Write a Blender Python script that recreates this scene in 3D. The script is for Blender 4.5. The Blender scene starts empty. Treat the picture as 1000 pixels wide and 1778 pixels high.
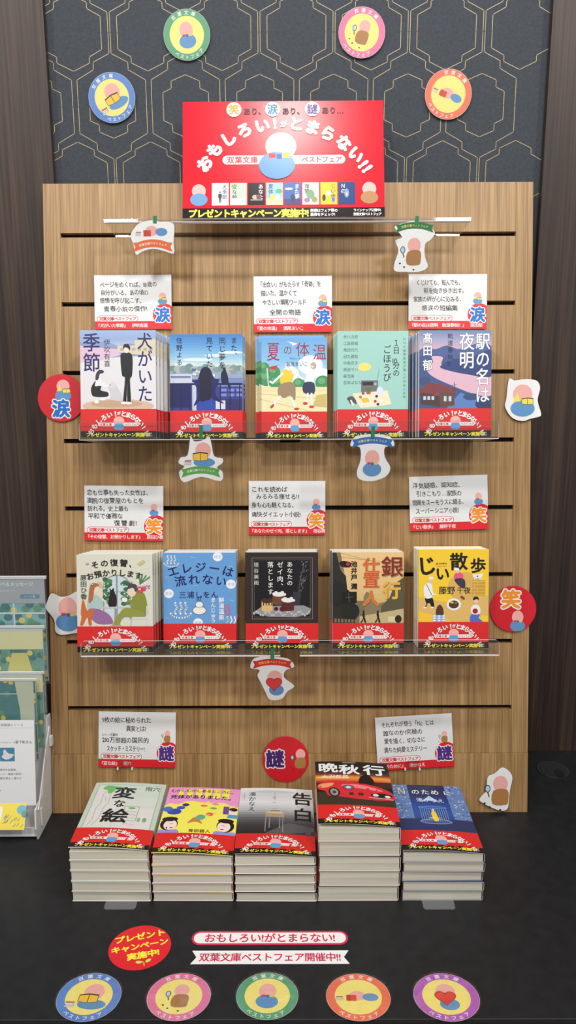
import bpy, bmesh, math, random
from math import sin, cos, pi, radians, sqrt
from mathutils import Vector, Matrix
random.seed(7)
SC = bpy.context.scene
COL = SC.collection
MM = 0.001

# ------------------------------------------------------------------ camera
FPX = 1348.56
CAM = Vector((358.0, 0.0, 693.34))            # all lengths in millimetres until they are built
PITCH, ROLL, YAW = radians(12.333), radians(-0.206), radians(-0.092)
_F = Vector((sin(YAW)*cos(PITCH), cos(YAW)*cos(PITCH), -sin(PITCH)))
_R0 = _F.cross(Vector((0, 0, 1))).normalized()
_U0 = _R0.cross(_F)
_R = _R0*cos(ROLL) + _U0*sin(ROLL)
_U = -_R0*sin(ROLL) + _U0*cos(ROLL)
cd = bpy.data.cameras.new('camera'); cam = bpy.data.objects.new('camera', cd); COL.objects.link(cam)
cd.sensor_fit = 'VERTICAL'; cd.sensor_height = 36.0; cd.lens = FPX/1778*36.0
cd.clip_start = 0.05; cd.clip_end = 50
m4 = Matrix((_R, _U, -_F)).transposed().to_4x4(); m4.translation = CAM*MM
cam.matrix_world = m4
SC.camera = cam

# ------------------------------------------------------------------ light
SC.view_settings.view_transform = 'Standard'; SC.view_settings.look = 'None'
SC.view_settings.gamma = 1; SC.view_settings.use_curve_mapping = False
SC.view_settings.exposure = 0.0
w = bpy.data.worlds.new('world'); SC.world = w; w.use_nodes = True
w.node_tree.nodes['Background'].inputs['Color'].default_value = (0.98, 0.985, 1.0, 1)
w.node_tree.nodes['Background'].inputs['Strength'].default_value = 0.30
def lamp(name, loc, size, watts, target, col=(1, 0.98, 0.95)):
    l = bpy.data.lights.new(name, 'AREA'); l.shape = 'DISK'; l.size = size; l.energy = watts; l.color = col
    o = bpy.data.objects.new(name, l); COL.objects.link(o); o.location = loc
    o.rotation_euler = (Vector(target)-Vector(loc)).to_track_quat('-Z', 'Y').to_euler()
    return o
DISP = (0.36, 1.05, 0.55)
lamp('ceiling_downlight', (0.367, 0.297, 1.95), 0.11, 9, DISP)
lamp('ceiling_downlight', (-0.75, 0.30, 1.95), 0.12, 6.5, DISP)
lamp('ceiling_downlight', (1.50, 0.30, 1.95), 0.12, 7.5, DISP)
lamp('ceiling_downlight', (-0.35, -0.75, 1.95), 0.25, 13, DISP)
lamp('ceiling_downlight', (1.05, -0.75, 1.95), 0.25, 15, DISP)

# ------------------------------------------------------------------ frames: pixel of the photograph -> point on a plane of the place
ALPHA = radians(9.905)                         # the slatted display leans back by this
YP, W_P, L_P = 1048.4, 715.3, 934.3            # foot of the leaning board, its width and length
YW = 1240.0                                    # papered wall
YC = 1228.0                                    # wood cladding left and right of the paper
N_P = Vector((0, -cos(ALPHA), sin(ALPHA))); S_P = Vector((0, sin(ALPHA), cos(ALPHA)))
def at(u, v, p0, n):
    d = _F + _R*((u-500)/FPX) - _U*((v-889)/FPX)
    t = (Vector(p0)-CAM).dot(n)/d.dot(n)
    return CAM + d*t
def at_panel(u, v, o=0.0):
    return at(u, v, Vector((0, YP, 0)) + N_P*o, N_P)
def at_y(u, v, y): return at(u, v, (0, y, 0), Vector((0, 1, 0)))
def at_z(u, v, z=0.0): return at(u, v, (0, 0, z), Vector((0, 0, 1)))
def P(u, s, o=0.0): return Vector((u, YP, 0)) + S_P*s + N_P*o
def pc(p):                                     # world point -> (u, s, o) on the leaning board
    d = p-Vector((0, YP, 0)); return d.x, d.dot(S_P), d.dot(N_P)

# ------------------------------------------------------------------ materials
MATS = {}
def lin(c): return tuple(((x/255)/12.92 if x/255 <= 0.04045 else ((x/255+0.055)/1.055)**2.4) for x in c)
def ink(c, rough=0.42):
    key = (tuple(int(x) for x in c), rough)
    if key not in MATS:
        m = bpy.data.materials.new('print_%02x%02x%02x' % key[0]); m.use_nodes = True
        b = m.node_tree.nodes['Principled BSDF']
        b.inputs['Base Color'].default_value = (*lin(c), 1); b.inputs['Roughness'].default_value = rough
        MATS[key] = m
    return MATS[key]
def nodes(m):
    m.use_nodes = True; nt = m.node_tree; return nt, nt.nodes, nt.links, nt.nodes['Principled BSDF']
def wood(name, cols, sc, rough=0.45, fine=0.5):
    m = bpy.data.materials.new(name); nt, N, Lk, b = nodes(m)
    tc = N.new('ShaderNodeTexCoord'); mp = N.new('ShaderNodeMapping'); mp.inputs['Scale'].default_value = (sc, sc*0.022, sc)
    Lk.new(tc.outputs['Object'], mp.inputs['Vector'])
    n1 = N.new('ShaderNodeTexNoise'); n1.inputs['Scale'].default_value = 1.0; n1.inputs['Detail'].default_value = 5; n1.inputs['Roughness'].default_value = 0.62
    Lk.new(mp.outputs['Vector'], n1.inputs['Vector'])
    mp2 = N.new('ShaderNodeMapping'); mp2.inputs['Scale'].default_value = (sc*4.5, sc*0.08, sc*4.5); Lk.new(tc.outputs['Object'], mp2.inputs['Vector'])
    n2 = N.new('ShaderNodeTexNoise'); n2.inputs['Scale'].default_value = 1.0; n2.inputs['Detail'].default_value = 3; Lk.new(mp2.outputs['Vector'], n2.inputs['Vector'])
    mx = N.new('ShaderNodeMix'); mx.data_type = 'FLOAT'; mx.inputs['Factor'].default_value = fine
    Lk.new(n1.outputs['Fac'], mx.inputs['A']); Lk.new(n2.outputs['Fac'], mx.inputs['B'])
    cr = N.new('ShaderNodeValToRGB'); e = cr.color_ramp.elements
    e[0].position = 0.34; e[0].color = (*lin(cols[0]), 1); e[1].position = 0.66; e[1].color = (*lin(cols[2]), 1)
    k = cr.color_ramp.elements.new(0.5); k.color = (*lin(cols[1]), 1)
    Lk.new(mx.outputs['Result'], cr.inputs['Fac']); Lk.new(cr.outputs['Color'], b.inputs['Base Color'])
    bp = N.new('ShaderNodeBump'); bp.inputs['Strength'].default_value = 0.08; bp.inputs['Distance'].default_value = 0.0005
    Lk.new(n2.outputs['Fac'], bp.inputs['Height']); Lk.new(bp.outputs['Normal'], b.inputs['Normal'])
    b.inputs['Roughness'].default_value = rough
    return m
def speckle(name, c0, c1, scale, rough, bump=0.0, rv=0.0):
    m = bpy.data.materials.new(name); nt, N, Lk, b = nodes(m)
    tc = N.new('ShaderNodeTexCoord'); n1 = N.new('ShaderNodeTexNoise'); n1.inputs['Scale'].default_value = scale; n1.inputs['Detail'].default_value = 4
    Lk.new(tc.outputs['Object'], n1.inputs['Vector'])
    cr = N.new('ShaderNodeValToRGB'); cr.color_ramp.elements[0].color = (*lin(c0), 1); cr.color_ramp.elements[1].color = (*lin(c1), 1)
    cr.color_ramp.elements[0].position = 0.3; cr.color_ramp.elements[1].position = 0.7
    Lk.new(n1.outputs['Fac'], cr.inputs['Fac']); Lk.new(cr.outputs['Color'], b.inputs['Base Color']); b.inputs['Roughness'].default_value = rough
    if bump:
        bp = N.new('ShaderNodeBump'); bp.inputs['Strength'].default_value = bump; bp.inputs['Distance'].default_value = 0.0006
        Lk.new(n1.outputs['Fac'], bp.inputs['Height']); Lk.new(bp.outputs['Normal'], b.inputs['Normal'])
    return m
def clear(name, tint, spec=1.0, rough=0.03, haze=0.0, ior=1.49):
    m = bpy.data.materials.new(name); m.use_nodes = True; nt = m.node_tree; N = nt.nodes; Lk = nt.links; N.clear()
    out = N.new('ShaderNodeOutputMaterial'); tr = N.new('ShaderNodeBsdfTransparent'); tr.inputs['Color'].default_value = (*tint, 1)
    gl = N.new('ShaderNodeBsdfGlossy'); gl.inputs['Roughness'].default_value = rough; gl.inputs['Color'].default_value = (spec, spec, spec, 1)
    lw = N.new('ShaderNodeLayerWeight'); lw.inputs['Blend'].default_value = 0.5
    pw = N.new('ShaderNodeMath'); pw.operation = 'POWER'; pw.inputs[1].default_value = 5.0; Lk.new(lw.outputs['Facing'], pw.inputs[0])
    fr = N.new('ShaderNodeMapRange'); fr.inputs['To Min'].default_value = 0.035; fr.inputs['To Max'].default_value = 0.8; Lk.new(pw.outputs['Value'], fr.inputs['Value'])
    mx = N.new('ShaderNodeMixShader'); Lk.new(fr.outputs['Result'], mx.inputs['Fac']); Lk.new(tr.outputs['BSDF'], mx.inputs[1]); Lk.new(gl.outputs['BSDF'], mx.inputs[2])
    last = mx
    if haze:
        df = N.new('ShaderNodeBsdfDiffuse'); df.inputs['Color'].default_value = (0.9, 0.9, 0.9, 1)
        m2 = N.new('ShaderNodeMixShader'); m2.inputs['Fac'].default_value = haze; Lk.new(mx.outputs['Shader'], m2.inputs[1]); Lk.new(df.outputs['BSDF'], m2.inputs[2]); last = m2
    Lk.new(last.outputs['Shader'], out.inputs['Surface'])
    return m
M_WOOD = wood('display_oak', [(128, 94, 55), (164, 128, 82), (193, 156, 107)], 100)
M_DARKWOOD = wood('cladding_walnut', [(38, 28, 23), (60, 45, 37), (80, 62, 51)], 60, 0.5)
M_PAPER = speckle('wallpaper_slate', (48, 53, 60), (60, 65, 73), 260, 0.75, 0.25)
M_GOLD = ink((176, 158, 118), 0.4)
M_TABLE = speckle('table_black', (27, 27, 29), (35, 35, 38), 60, 0.45, 0.08)
M_TABLE.node_tree.nodes['Principled BSDF'].inputs['Specular IOR Level'].default_value = 0.35
M_FLOOR = speckle('floor_grey', (120, 112, 104), (140, 132, 124), 30, 0.5)
M_ACR = clear('acrylic_clear', (0.93, 0.935, 0.93))
M_EDGE = clear('acrylic_edge', (0.9, 0.82, 0.78), 1.0, 0.1, 0.8)
M_LAM = clear('laminate_film', (0.97, 0.97, 0.97), 1.0, 0.03)
M_BAG = clear('clear_bag_film', (0.93, 0.94, 0.94), 1.0, 0.06, 0.03)
def pages_mat():
    m = bpy.data.materials.new('page_edges'); nt, N, Lk, b = nodes(m)
    tc = N.new('ShaderNodeTexCoord'); mp = N.new('ShaderNodeMapping'); mp.inputs['Scale'].default_value = (4, 4, 700)
    Lk.new(tc.outputs['Object'], mp.inputs['Vector'])
    n1 = N.new('ShaderNodeTexNoise'); n1.inputs['Scale'].default_value = 1.0; n1.inputs['Detail'].default_value = 2; Lk.new(mp.outputs['Vector'], n1.inputs['Vector'])
    cr = N.new('ShaderNodeValToRGB'); cr.color_ramp.elements[0].color = (*lin((206, 200, 180)), 1); cr.color_ramp.elements[1].color = (*lin((232, 227, 210)), 1)
    cr.color_ramp.elements[0].position = 0.3; cr.color_ramp.elements[1].position = 0.65
    Lk.new(n1.outputs['Fac'], cr.inputs['Fac']); Lk.new(cr.outputs['Color'], b.inputs['Base Color']); b.inputs['Roughness'].default_value = 0.8
    return m
M_PAGES = pages_mat()

# ------------------------------------------------------------------ object helpers
def tag(o, label=None, cat=None, group=None, kind=None):
    if label: o['label'] = label
    if cat: o['category'] = cat
    if group: o['group'] = group
    if kind: o['kind'] = kind
    return o
def rot_of(tilt, roll=0.0, yaw=0.0):            # local x right, y up, z out of the surface
    return (Matrix.Rotation(yaw, 3, 'Z') @ Matrix.Rotation(pi/2-tilt, 3, 'X') @ Matrix.Rotation(roll, 3, 'Z')).to_euler()
def empty(name, loc, rot=(0, 0, 0), scale=None):
    o = bpy.data.objects.new(name, None); COL.objects.link(o); o.location = Vector(loc)*MM; o.rotation_euler = rot
    o.empty_display_size = 0.02
    if scale: o.scale = scale
    return o
def copy_tree(o, parent=None):
    c = o.copy(); COL.objects.link(c); c.parent = parent
    for ch in list(o.children): copy_tree(ch, c)
    return c

GL = {}
def glyph(ch):
    if ch not in GL:
        t = bpy.data.curves.new('t', 'FONT'); t.body = ch; t.size = 1; t.resolution_u = 2
        ob = bpy.data.objects.new('t', t); me = bpy.data.meshes.new_from_object(ob)
        vs = [(v.co.x, v.co.y) for v in me.vertices]; fs = [tuple(p.vertices) for p in me.polygons]
        bpy.data.objects.remove(ob); bpy.data.meshes.remove(me); bpy.data.curves.remove(t)
        wide = ord(ch) > 0x2000
        if wide: adv = 1.0
        elif vs:
            x0 = min(v[0] for v in vs); x1 = max(v[0] for v in vs); vs = [(x-x0+0.05, y) for x, y in vs]; adv = x1-x0+0.12
        else: adv = 0.35
        GL[ch] = (vs, fs, adv)
    return GL[ch]

class Art:
    """Collects flat printed shapes (and solid faces) in millimetres; becomes one mesh."""
    STEP = 0.004; BS = 0.002
    def __init__(self, z=0.0, step=None):
        step = step or Art.STEP
        self.v = []; self.f = []; self.m = []; self.mats = []; self.z = z; self.step = step
    def mi(self, c):
        m = c if isinstance(c, bpy.types.Material) else ink(c)
        if m not in self.mats: self.mats.append(m)
        return self.mats.index(m)
    def raw(self, vs, fs, c):
        b = len(self.v); self.v += [tuple(p) for p in vs]; k = self.mi(c)
        for f in fs: self.f.append(tuple(i+b for i in f)); self.m.append(k)
    def flat(self, vs, fs, c, up=True):
        if up: self.z += self.step
        self.raw([(x, y, self.z) for x, y in vs], fs, c)
    def poly(self, pts, c): 
        a = sum(pts[i-1][0]*pts[i][1]-pts[i][0]*pts[i-1][1] for i in range(len(pts)))
        if a < 0: pts = pts[::-1]
        self.flat(pts, [tuple(range(len(pts)))], c)
    def rect(self, x0, y0, x1, y1, c): self.poly([(x0, y0), (x1, y0), (x1, y1), (x0, y1)], c)
    def ell(self, cx, cy, rx, ry, c, n=28, rot=0.0):
        self.poly([(cx+rx*cos(2*pi*i/n)*cos(rot)-ry*sin(2*pi*i/n)*sin(rot), cy+rx*cos(2*pi*i/n)*sin(rot)+ry*sin(2*pi*i/n)*cos(rot)) for i in range(n)], c)
    def rrect(self, x0, y0, x1, y1, r, c): self.poly(rrect(x0, y0, x1, y1, r), c)
    def line(self, pts, wd, c):
        self.z += self.step
        for i in range(len(pts)-1):
            (a, b), (x, y) = pts[i], pts[i+1]; d = sqrt((x-a)**2+(y-b)**2) or 1; ux, uy = (x-a)/d*wd/2, (y-b)/d*wd/2
            self.flat([(a-ux*.8+uy, b-uy*.8-ux), (x+ux*.8+uy, y+uy*.8-ux), (x+ux*.8-uy, y+uy*.8+ux), (a-ux*.8-uy, b-uy*.8+ux)], [(0, 1, 2, 3)], c, False)
    def bands(self, x0, y0, x1, y1, cs, n=12):    # printed colour gradient from y0 up to y1
        for i in range(n):
            t = (i+.5)/n*(len(cs)-1); k = min(int(t), len(cs)-2); q = t-k
            c = tuple(round(cs[k][j]*(1-q)+cs[k+1][j]*q) for j in range(3))
            self.rect(x0, y0+(y1-y0)*i/n, x1, y0+(y1-y0)*(i+1)/n, c)
    def glyph(self, ch, cx, cy, size, c, bold=0.0, rot=0.0, sx=1.0, sy=1.0, out=None, ow=0.08, shear=0.0):
        vs, fs, adv = glyph(ch)
        if not vs: return
        def put(dx, dy):
            r = []
            for x, y in vs:
                X = (x-adv/2+dx)*size*sx; Y = (y-0.38+dy)*size*sy; X += Y*shear
                r.append((cx+X*cos(rot)-Y*sin(rot), cy+X*sin(rot)+Y*cos(rot)))
            return r
        if out is not None:
            self.z += self.step
            rr = bold+ow
            for k in range(10): self.flat(put(rr*cos(k*pi/5), rr*sin(k*pi/5)), fs, out, False); self.z += Art.BS
            self.flat(put(0, 0), fs, out, False)
        self.z += self.step
        if bold:
            for k in range(6): self.flat(put(bold*cos(k*pi/3), bold*sin(k*pi/3)), fs, c, False); self.z += Art.BS
        self.flat(put(0, 0), fs, c, False)
    def text(self, s, x, y, size, c, anchor='l', bold=0.0, pitch=1.0, sx=1.0, sy=1.0, out=None, ow=0.08, rot=0.0, jit=0.0, shear=0.0, width=None):
        if width:
            f = width/sum(glyph(ch)[2]*size for ch in s); sx = min(1.0, f*1.04); pitch = f/sx
        z0 = self.z; adv = [glyph(ch)[2]*size*sx*pitch for ch in s]; tot = sum(adv)
        p = {'l': 0, 'c': -tot/2, 'r': -tot}[anchor]
        zz = self.z
        for ch, a in zip(s, adv):
            q = p+a/2; j = (lambda k: random.uniform(-k, k)) if jit else (lambda k: 0)
            self.z = z0; self.glyph(ch, x+q*cos(rot)+j(jit)*size*.6, y+q*sin(rot)+j(jit)*size, size*(1+j(jit)), c, bold, rot+j(jit)*1.2, sx, sy, out, ow, shear)
            zz = max(zz, self.z); p += a
        self.z = zz
    def vtext(self, s, x, y, size, c, bold=0.0, pitch=1.0, sx=1.0, out=None, ow=0.08):   # y is the top
        z0 = self.z; p = y-size/2; zz = z0
        for ch in s:
            self.z = z0
            if ch == 'ー': self.glyph(ch, x, p, size, c, bold, -pi/2, 1, sx, out, ow)
            elif ch in '、。': self.glyph(ch, x+size*.6, p+size*.55, size, c, bold, 0, sx, 1, out, ow)
            else: self.glyph(ch, x, p, size, c, bold, 0, sx, 1, out, ow)
            zz = max(zz, self.z); p -= size*pitch
        self.z = zz
    def arc(self, s, cx, cy, r, a0, a1, size, c, bold=0.0, out=None, ow=0.08, inside=False, sizes=None, sx=1.0, ry=None):
        z0 = self.z; zz = z0; n = len(s); ry = ry or r
        for i, ch in enumerate(s):
            a = radians(a0+(a1-a0)*i/(n-1)); sz = size*(sizes.get(i, 1) if sizes else 1)
            self.z = z0
            rt = math.atan2(r*sin(a), ry*cos(a))+(pi/2 if inside else -pi/2)
            self.glyph(ch, cx+r*cos(a), cy+ry*sin(a), sz, c, bold, rt, sx, 1, out, ow)
            zz = max(zz, self.z)
        self.z = zz
    def box(self, x0, y0, z0, x1, y1, z1, c):
        self.raw([(x0, y0, z0), (x1, y0, z0), (x1, y1, z0), (x0, y1, z0), (x0, y0, z1), (x1, y0, z1), (x1, y1, z1), (x0, y1, z1)],
                 [(0, 3, 2, 1), (4, 5, 6, 7), (0, 1, 5, 4), (1, 2, 6, 5), (2, 3, 7, 6), (3, 0, 4, 7)], c)
    def slab(self, pts, z0, z1, c, edge=None):
        n = len(pts); a = sum(pts[i-1][0]*pts[i][1]-pts[i][0]*pts[i-1][1] for i in range(n))
        if a < 0: pts = pts[::-1]
        vs = [(x, y, z0) for x, y in pts]+[(x, y, z1) for x, y in pts]
        self.raw(vs, [tuple(range(n, 2*n)), tuple(range(n-1, -1, -1))], c)
        self.raw(vs, [(i, (i+1) % n, n+(i+1) % n, n+i) for i in range(n)], edge or c)
        self.z = max(self.z, z1)
    def build(self, name, parent=None, warp=None, cx=(), cy=(), clip=None, bevel=0.0):
        me = bpy.data.meshes.new(name); me.from_pydata([Vector(p)*MM for p in self.v], [], self.f)
        for m in self.mats: me.materials.append(m)
        me.polygons.foreach_set('material_index', self.m)
        if warp or clip:
            bm = bmesh.new(); bm.from_mesh(me)
            def cut(co, no, clear=False):
                bmesh.ops.bisect_plane(bm, geom=bm.verts[:]+bm.edges[:]+bm.faces[:], dist=1e-8, plane_co=Vector(co)*MM, plane_no=no, clear_outer=clear)
            if clip:
                x0, y0, x1, y1 = clip
                cut((x0, 0, 0), (-1, 0, 0), True); cut((x1, 0, 0), (1, 0, 0), True); cut((0, y0, 0), (0, -1, 0), True); cut((0, y1, 0), (0, 1, 0), True)
            for x in cx: cut((x, 0, 0), (1, 0, 0))
            for y in cy: cut((0, y, 0), (0, 1, 0))
            if warp:
                for v in bm.verts: v.co = Vector(warp(v.co.x/MM, v.co.y/MM, v.co.z/MM))*MM
            bm.to_mesh(me); bm.free()
        me.update()
        o = bpy.data.objects.new(name, me); COL.objects.link(o); o.parent = parent
        if bevel:
            b = o.modifiers.new('bevel', 'BEVEL'); b.width = bevel*MM; b.segments = 2; b.limit_method = 'ANGLE'
        return o
def rrect(x0, y0, x1, y1, r, n=7):
    p = []
    for cx, cy, a in ((x1-r, y1-r, 0), (x0+r, y1-r, 90), (x0+r, y0+r, 180), (x1-r, y0+r, 270)):
        p += [(cx+r*cos(radians(a+90*k/n)), cy+r*sin(radians(a+90*k/n))) for k in range(n+1)]
    return p
def circle(cx, cy, r, n=48): return [(cx+r*cos(2*pi*i/n), cy+r*sin(2*pi*i/n)) for i in range(n)]
def smooth(pts, k=4):
    n = len(pts); out = []
    for i in range(n):
        p0, p1, p2, p3 = pts[i-1], pts[i], pts[(i+1) % n], pts[(i+2) % n]
        for j in range(k):
            t = j/k
            out.append(tuple(0.5*((2*p1[d])+(-p0[d]+p2[d])*t+(2*p0[d]-5*p1[d]+4*p2[d]-p3[d])*t*t+(-p0[d]+3*p1[d]-3*p2[d]+p3[d])*t**3) for d in (0, 1)))
    return out
def grow(pts, d):
    n = len(pts); a = sum(pts[i-1][0]*pts[i][1]-pts[i][0]*pts[i-1][1] for i in range(n)); s = 1 if a > 0 else -1; out = []
    for i in range(n):
        tx = pts[(i+1) % n][0]-pts[i-1][0]; ty = pts[(i+1) % n][1]-pts[i-1][1]; l = sqrt(tx*tx+ty*ty) or 1
        out.append((pts[i][0]+s*ty/l*d, pts[i][1]-s*tx/l*d))
    return out

RED, WHITE, BLACK, YEL = (214, 32, 36), (240, 240, 238), (24, 20, 20), (250, 236, 60)
NAVY, PINK, DENIM, TAN, CREAM = (30, 34, 78), (242, 178, 170), (96, 150, 200), (176, 124, 70), (248, 236, 140)

# ================================================================== SETTING
a = Art(); a.box(-1500, -1500, -760, 2500, 1300, -750, M_FLOOR); tag(a.build('floor'), kind='structure')
xl0 = at_y(73.5, 0, YC).x; xr0 = at_y(961, 0, YC).x
# papered wall with its gold line pattern
a = Art(); a.box(-400, -750, 0, 1200, 1900, 20, M_PAPER); a.z = 20.05
rootx = at_y(189.2, 57, YW); AX, AZ = rootx.x, rootx.z
GOLDW = 0.85
PX, PZ = 108.0, 196.0
def lines(pts): a.line(pts, GOLDW, M_GOLD); a.z = 20.05
for i in range(-3, 6):
    for j in range(-1, 2):
        ox, oz = AX+i*PX, AZ+j*PZ
        for s in (-1, 1):
            # wave line that flanks the narrow and then the wide channel
            xA, xB = ox+s*1.6, ox+s*(54-4)
            up = [(xA, oz), (xA, oz-27), (xA+s*23.5, oz-38.5), (xA+s*23.7, oz-48.5), (xB, oz-62), (xB, oz-98)]
            lines(up); lines([(x, 2*oz-y) for x, y in up])
        hx = ox+54                               # wide cell
        q = [(42.3, 0), (42.3, -21.7), (23.7, -31.4), (23.6, -39.6), (0, -50.3)]
        for sx in (-1, 1):
            for sz in (-1, 1): lines([(hx+sx*x, oz+sz*y) for x, y in q])
        hz = oz-98                               # tall cell
        q = [(33.4, 0), (33.4, -18.9), (21, -24.4), (20.8, -34.2), (0, -42.7)]
        for sx in (-1, 1):
            for sz in (-1, 1): lines([(ox+sx*x, hz+sz*y) for x, y in q])
o = a.build('wall_back'); o.rotation_euler = rot_of(0); o.location = (0, (YW+20)*MM, 0); tag(o, kind='structure')
for nm, x0, x1 in (('trim_1', -700, xl0), ('trim_2', xr0, 1500)):
    a = Art(); a.box(x0, -750, 0, x1, 1900, 40, M_DARKWOOD); o = a.build(nm, bevel=0.8)
    o.rotation_euler = rot_of(0); o.location = (0, (YC+40)*MM, 0); tag(o, kind='structure')

# ================================================================== TABLE
TF = 681.0
t = empty('display_table', (355, 950, -750))
tag(t, 'long black display table with a fine grained top carrying the book stacks', 'table')
a = Art(); a.box(-1300, TF-950, 722, 1300, YC-950, 750, M_TABLE); a.build('table_top', t, bevel=1.2)
a = Art(); a.box(-1295, TF-950+14, 0, 1295, YC-955, 721.8, M_TABLE); a.build('table_body', t)
a = Art(); a.box(-1300, TF-950-1.6, 719, 1300, TF-950-0.2, 748.5, ink((30, 30, 32), 0.25)); a.build('edge_band', t)

g = at_z(960, 1338); r = (at_z(987, 1338)-at_z(933, 1338)).length/2
t = empty('cable_grommet', (g.x, g.y, 0)); tag(t, 'round black plastic cable grommet set into the table right of the wooden display', 'cable grommet')
a = Art(); a.slab(circle(0, 0, r, 40), 0.1, 2.2, ink((50, 50, 53), 0.3)); a.build('rim', t, bevel=0.7)
a = Art(); a.slab(circle(0, 0, r*.86, 40), 2.3, 3.0, ink((40, 40, 44), 0.3)); a.build('cap', t)
a = Art(); a.slab(rrect(-r*.1, -r*.95, r*.5, -r*.1, r*.25), 3.05, 3.3, ink((4, 4, 4), 0.8)); a.build('cable_slot', t)

# ================================================================== LEANING SLATTED DISPLAY
Z0S, GAP = 160.0, 6.5
t = empty('slatwall_display', (0, YP, 0), rot_of(ALPHA))
tag(t, 'light oak slotted display board leaning back on the black table', 'display board')
a = Art(); a.box(0, 0, -19, W_P, L_P, -11, M_WOOD)
a.build('back_board', t)
a = Art(); a.box(0, 90.6, -11, 24.6, L_P, 0, M_WOOD); a.box(W_P-24.6, 90.6, -11, W_P, L_P, 0, M_WOOD)
for k in range(9):
    s0 = 90.6 if k == 0 else Z0S+100*(k-1)+GAP/2; s1 = L_P if k == 8 else Z0S+100*k-GAP/2
    if k == 8: s0 = Z0S+700+GAP/2
    a.box(25, s0, -11, W_P-25, s1, 0, M_WOOD)
a.build('slat_board', t)
a = Art(); a.box(25, Z0S-20, -10.9, W_P-25, Z0S+720, -9.5, ink((30, 22, 18), .8)); a.build('slot_channel', t)
a = Art(); a.box(0, 0, -11, W_P, 90, 1.5, M_WOOD); a.build('plinth_board', t, bevel=0.3)

# ================================================================== BOOK COVERS (105 x 148 mm, y up; the band hides y < 40)
def person(a, x, y, h, top, bottom, hair, skin=(240, 214, 196)):
    a.poly([(x-h*.09, y), (x-h*.02, y), (x, y+h*.4), (x+h*.03, y), (x+h*.1, y), (x+h*.11, y+h*.5), (x-h*.1, y+h*.5)], bottom)
    a.poly(smooth([(x-h*.13, y+h*.45), (x+h*.13, y+h*.45), (x+h*.16, y+h*.74), (x+h*.06, y+h*.82), (x-h*.06, y+h*.82), (x-h*.16, y+h*.74)], 3), top)
    a.ell(x, y+h*.91, h*.065, h*.09, skin, 14); a.ell(x, y+h*.955, h*.075, h*.06, hair, 14)
def cv_dog(a):
    a.rect(0, 0, 105, 148, (226, 223, 226)); a.bands(0, 122, 105, 148, [(205, 208, 224), (150, 172, 212), (160, 182, 220)])
    a.poly([(0, 132), (14, 129), (34, 133), (52, 127), (70, 130), (105, 124), (105, 114), (0, 108)], (142, 158, 196))
    a.poly([(0, 127), (30, 124), (52, 122), (56, 114), (30, 107), (0, 104)], (222, 190, 212))
    a.poly([(52, 127), (76, 127), (76, 134), (105, 136), (105, 112), (76, 115), (52, 118)], (216, 205, 182))
    for k in range(6): a.rect(56+8*k, 120, 61+8*k, 123.5, (182, 170, 150))
    a.ell(52, 44, 50, 10, (214, 184, 158)); a.ell(50, 47, 36, 5, (198, 162, 134))
    a.poly(smooth([(59, 50), (62, 82), (58, 86), (56, 112), (60, 117), (69, 117), (73, 110), (72, 86), (69, 80), (70, 50), (65, 50), (65, 78), (63.5, 50)], 3), (28, 28, 32))
    a.ell(64.5, 121, 3.6, 4.4, (232, 222, 218)); a.poly(smooth([(60, 122), (61, 128), (67, 129), (70, 124), (68.5, 119.5), (67.5, 122.5), (63, 124.5)], 3), (28, 28, 32))
    a.ell(60, 48.5, 4.2, 1.8, (240, 238, 238)); a.ell(67, 48, 4.2, 1.8, (240, 238, 238))
    a.poly(smooth([(19, 57), (15, 62), (15, 70), (20, 78), (26, 80), (30, 74), (28, 66), (38, 63), (37, 57)], 3), (34, 34, 40))
    a.poly(smooth([(20, 72), (24, 84), (29, 84), (30, 78), (40, 71), (39, 69), (27, 72)], 3), (236, 234, 236))
    a.ell(28, 87, 4, 4.6, (236, 220, 214)); a.poly(smooth([(21, 80), (22, 89), (27, 94), (33, 92), (31, 89), (27, 88), (25, 81)], 3), (60, 58, 66))
    a.ell(22, 50, 3.4, 2.2, WHITE); a.ell(31, 54, 3.4, 2.2, WHITE)
    a.poly(smooth([(43, 53), (42, 62), (39, 68), (40, 74), (46, 77), (50, 72), (54, 66), (58, 58), (58, 51)], 3), (206, 204, 208)); a.ell(44, 72.5, 4.6, 3.8, (216, 213, 216))
    a.ell(41.4, 73, .8, .8, BLACK, 8)
    a.vtext('季節', 16, 145, 27, (36, 40, 104), .012, 1.02, .92); a.vtext('伊吹有喜', 37.5, 136, 9.4, (40, 40, 60), 0, 1.03)
    a.vtext('犬がいた', 90, 145, 24, (36, 40, 104), .01, 1.0, .9)
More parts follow.
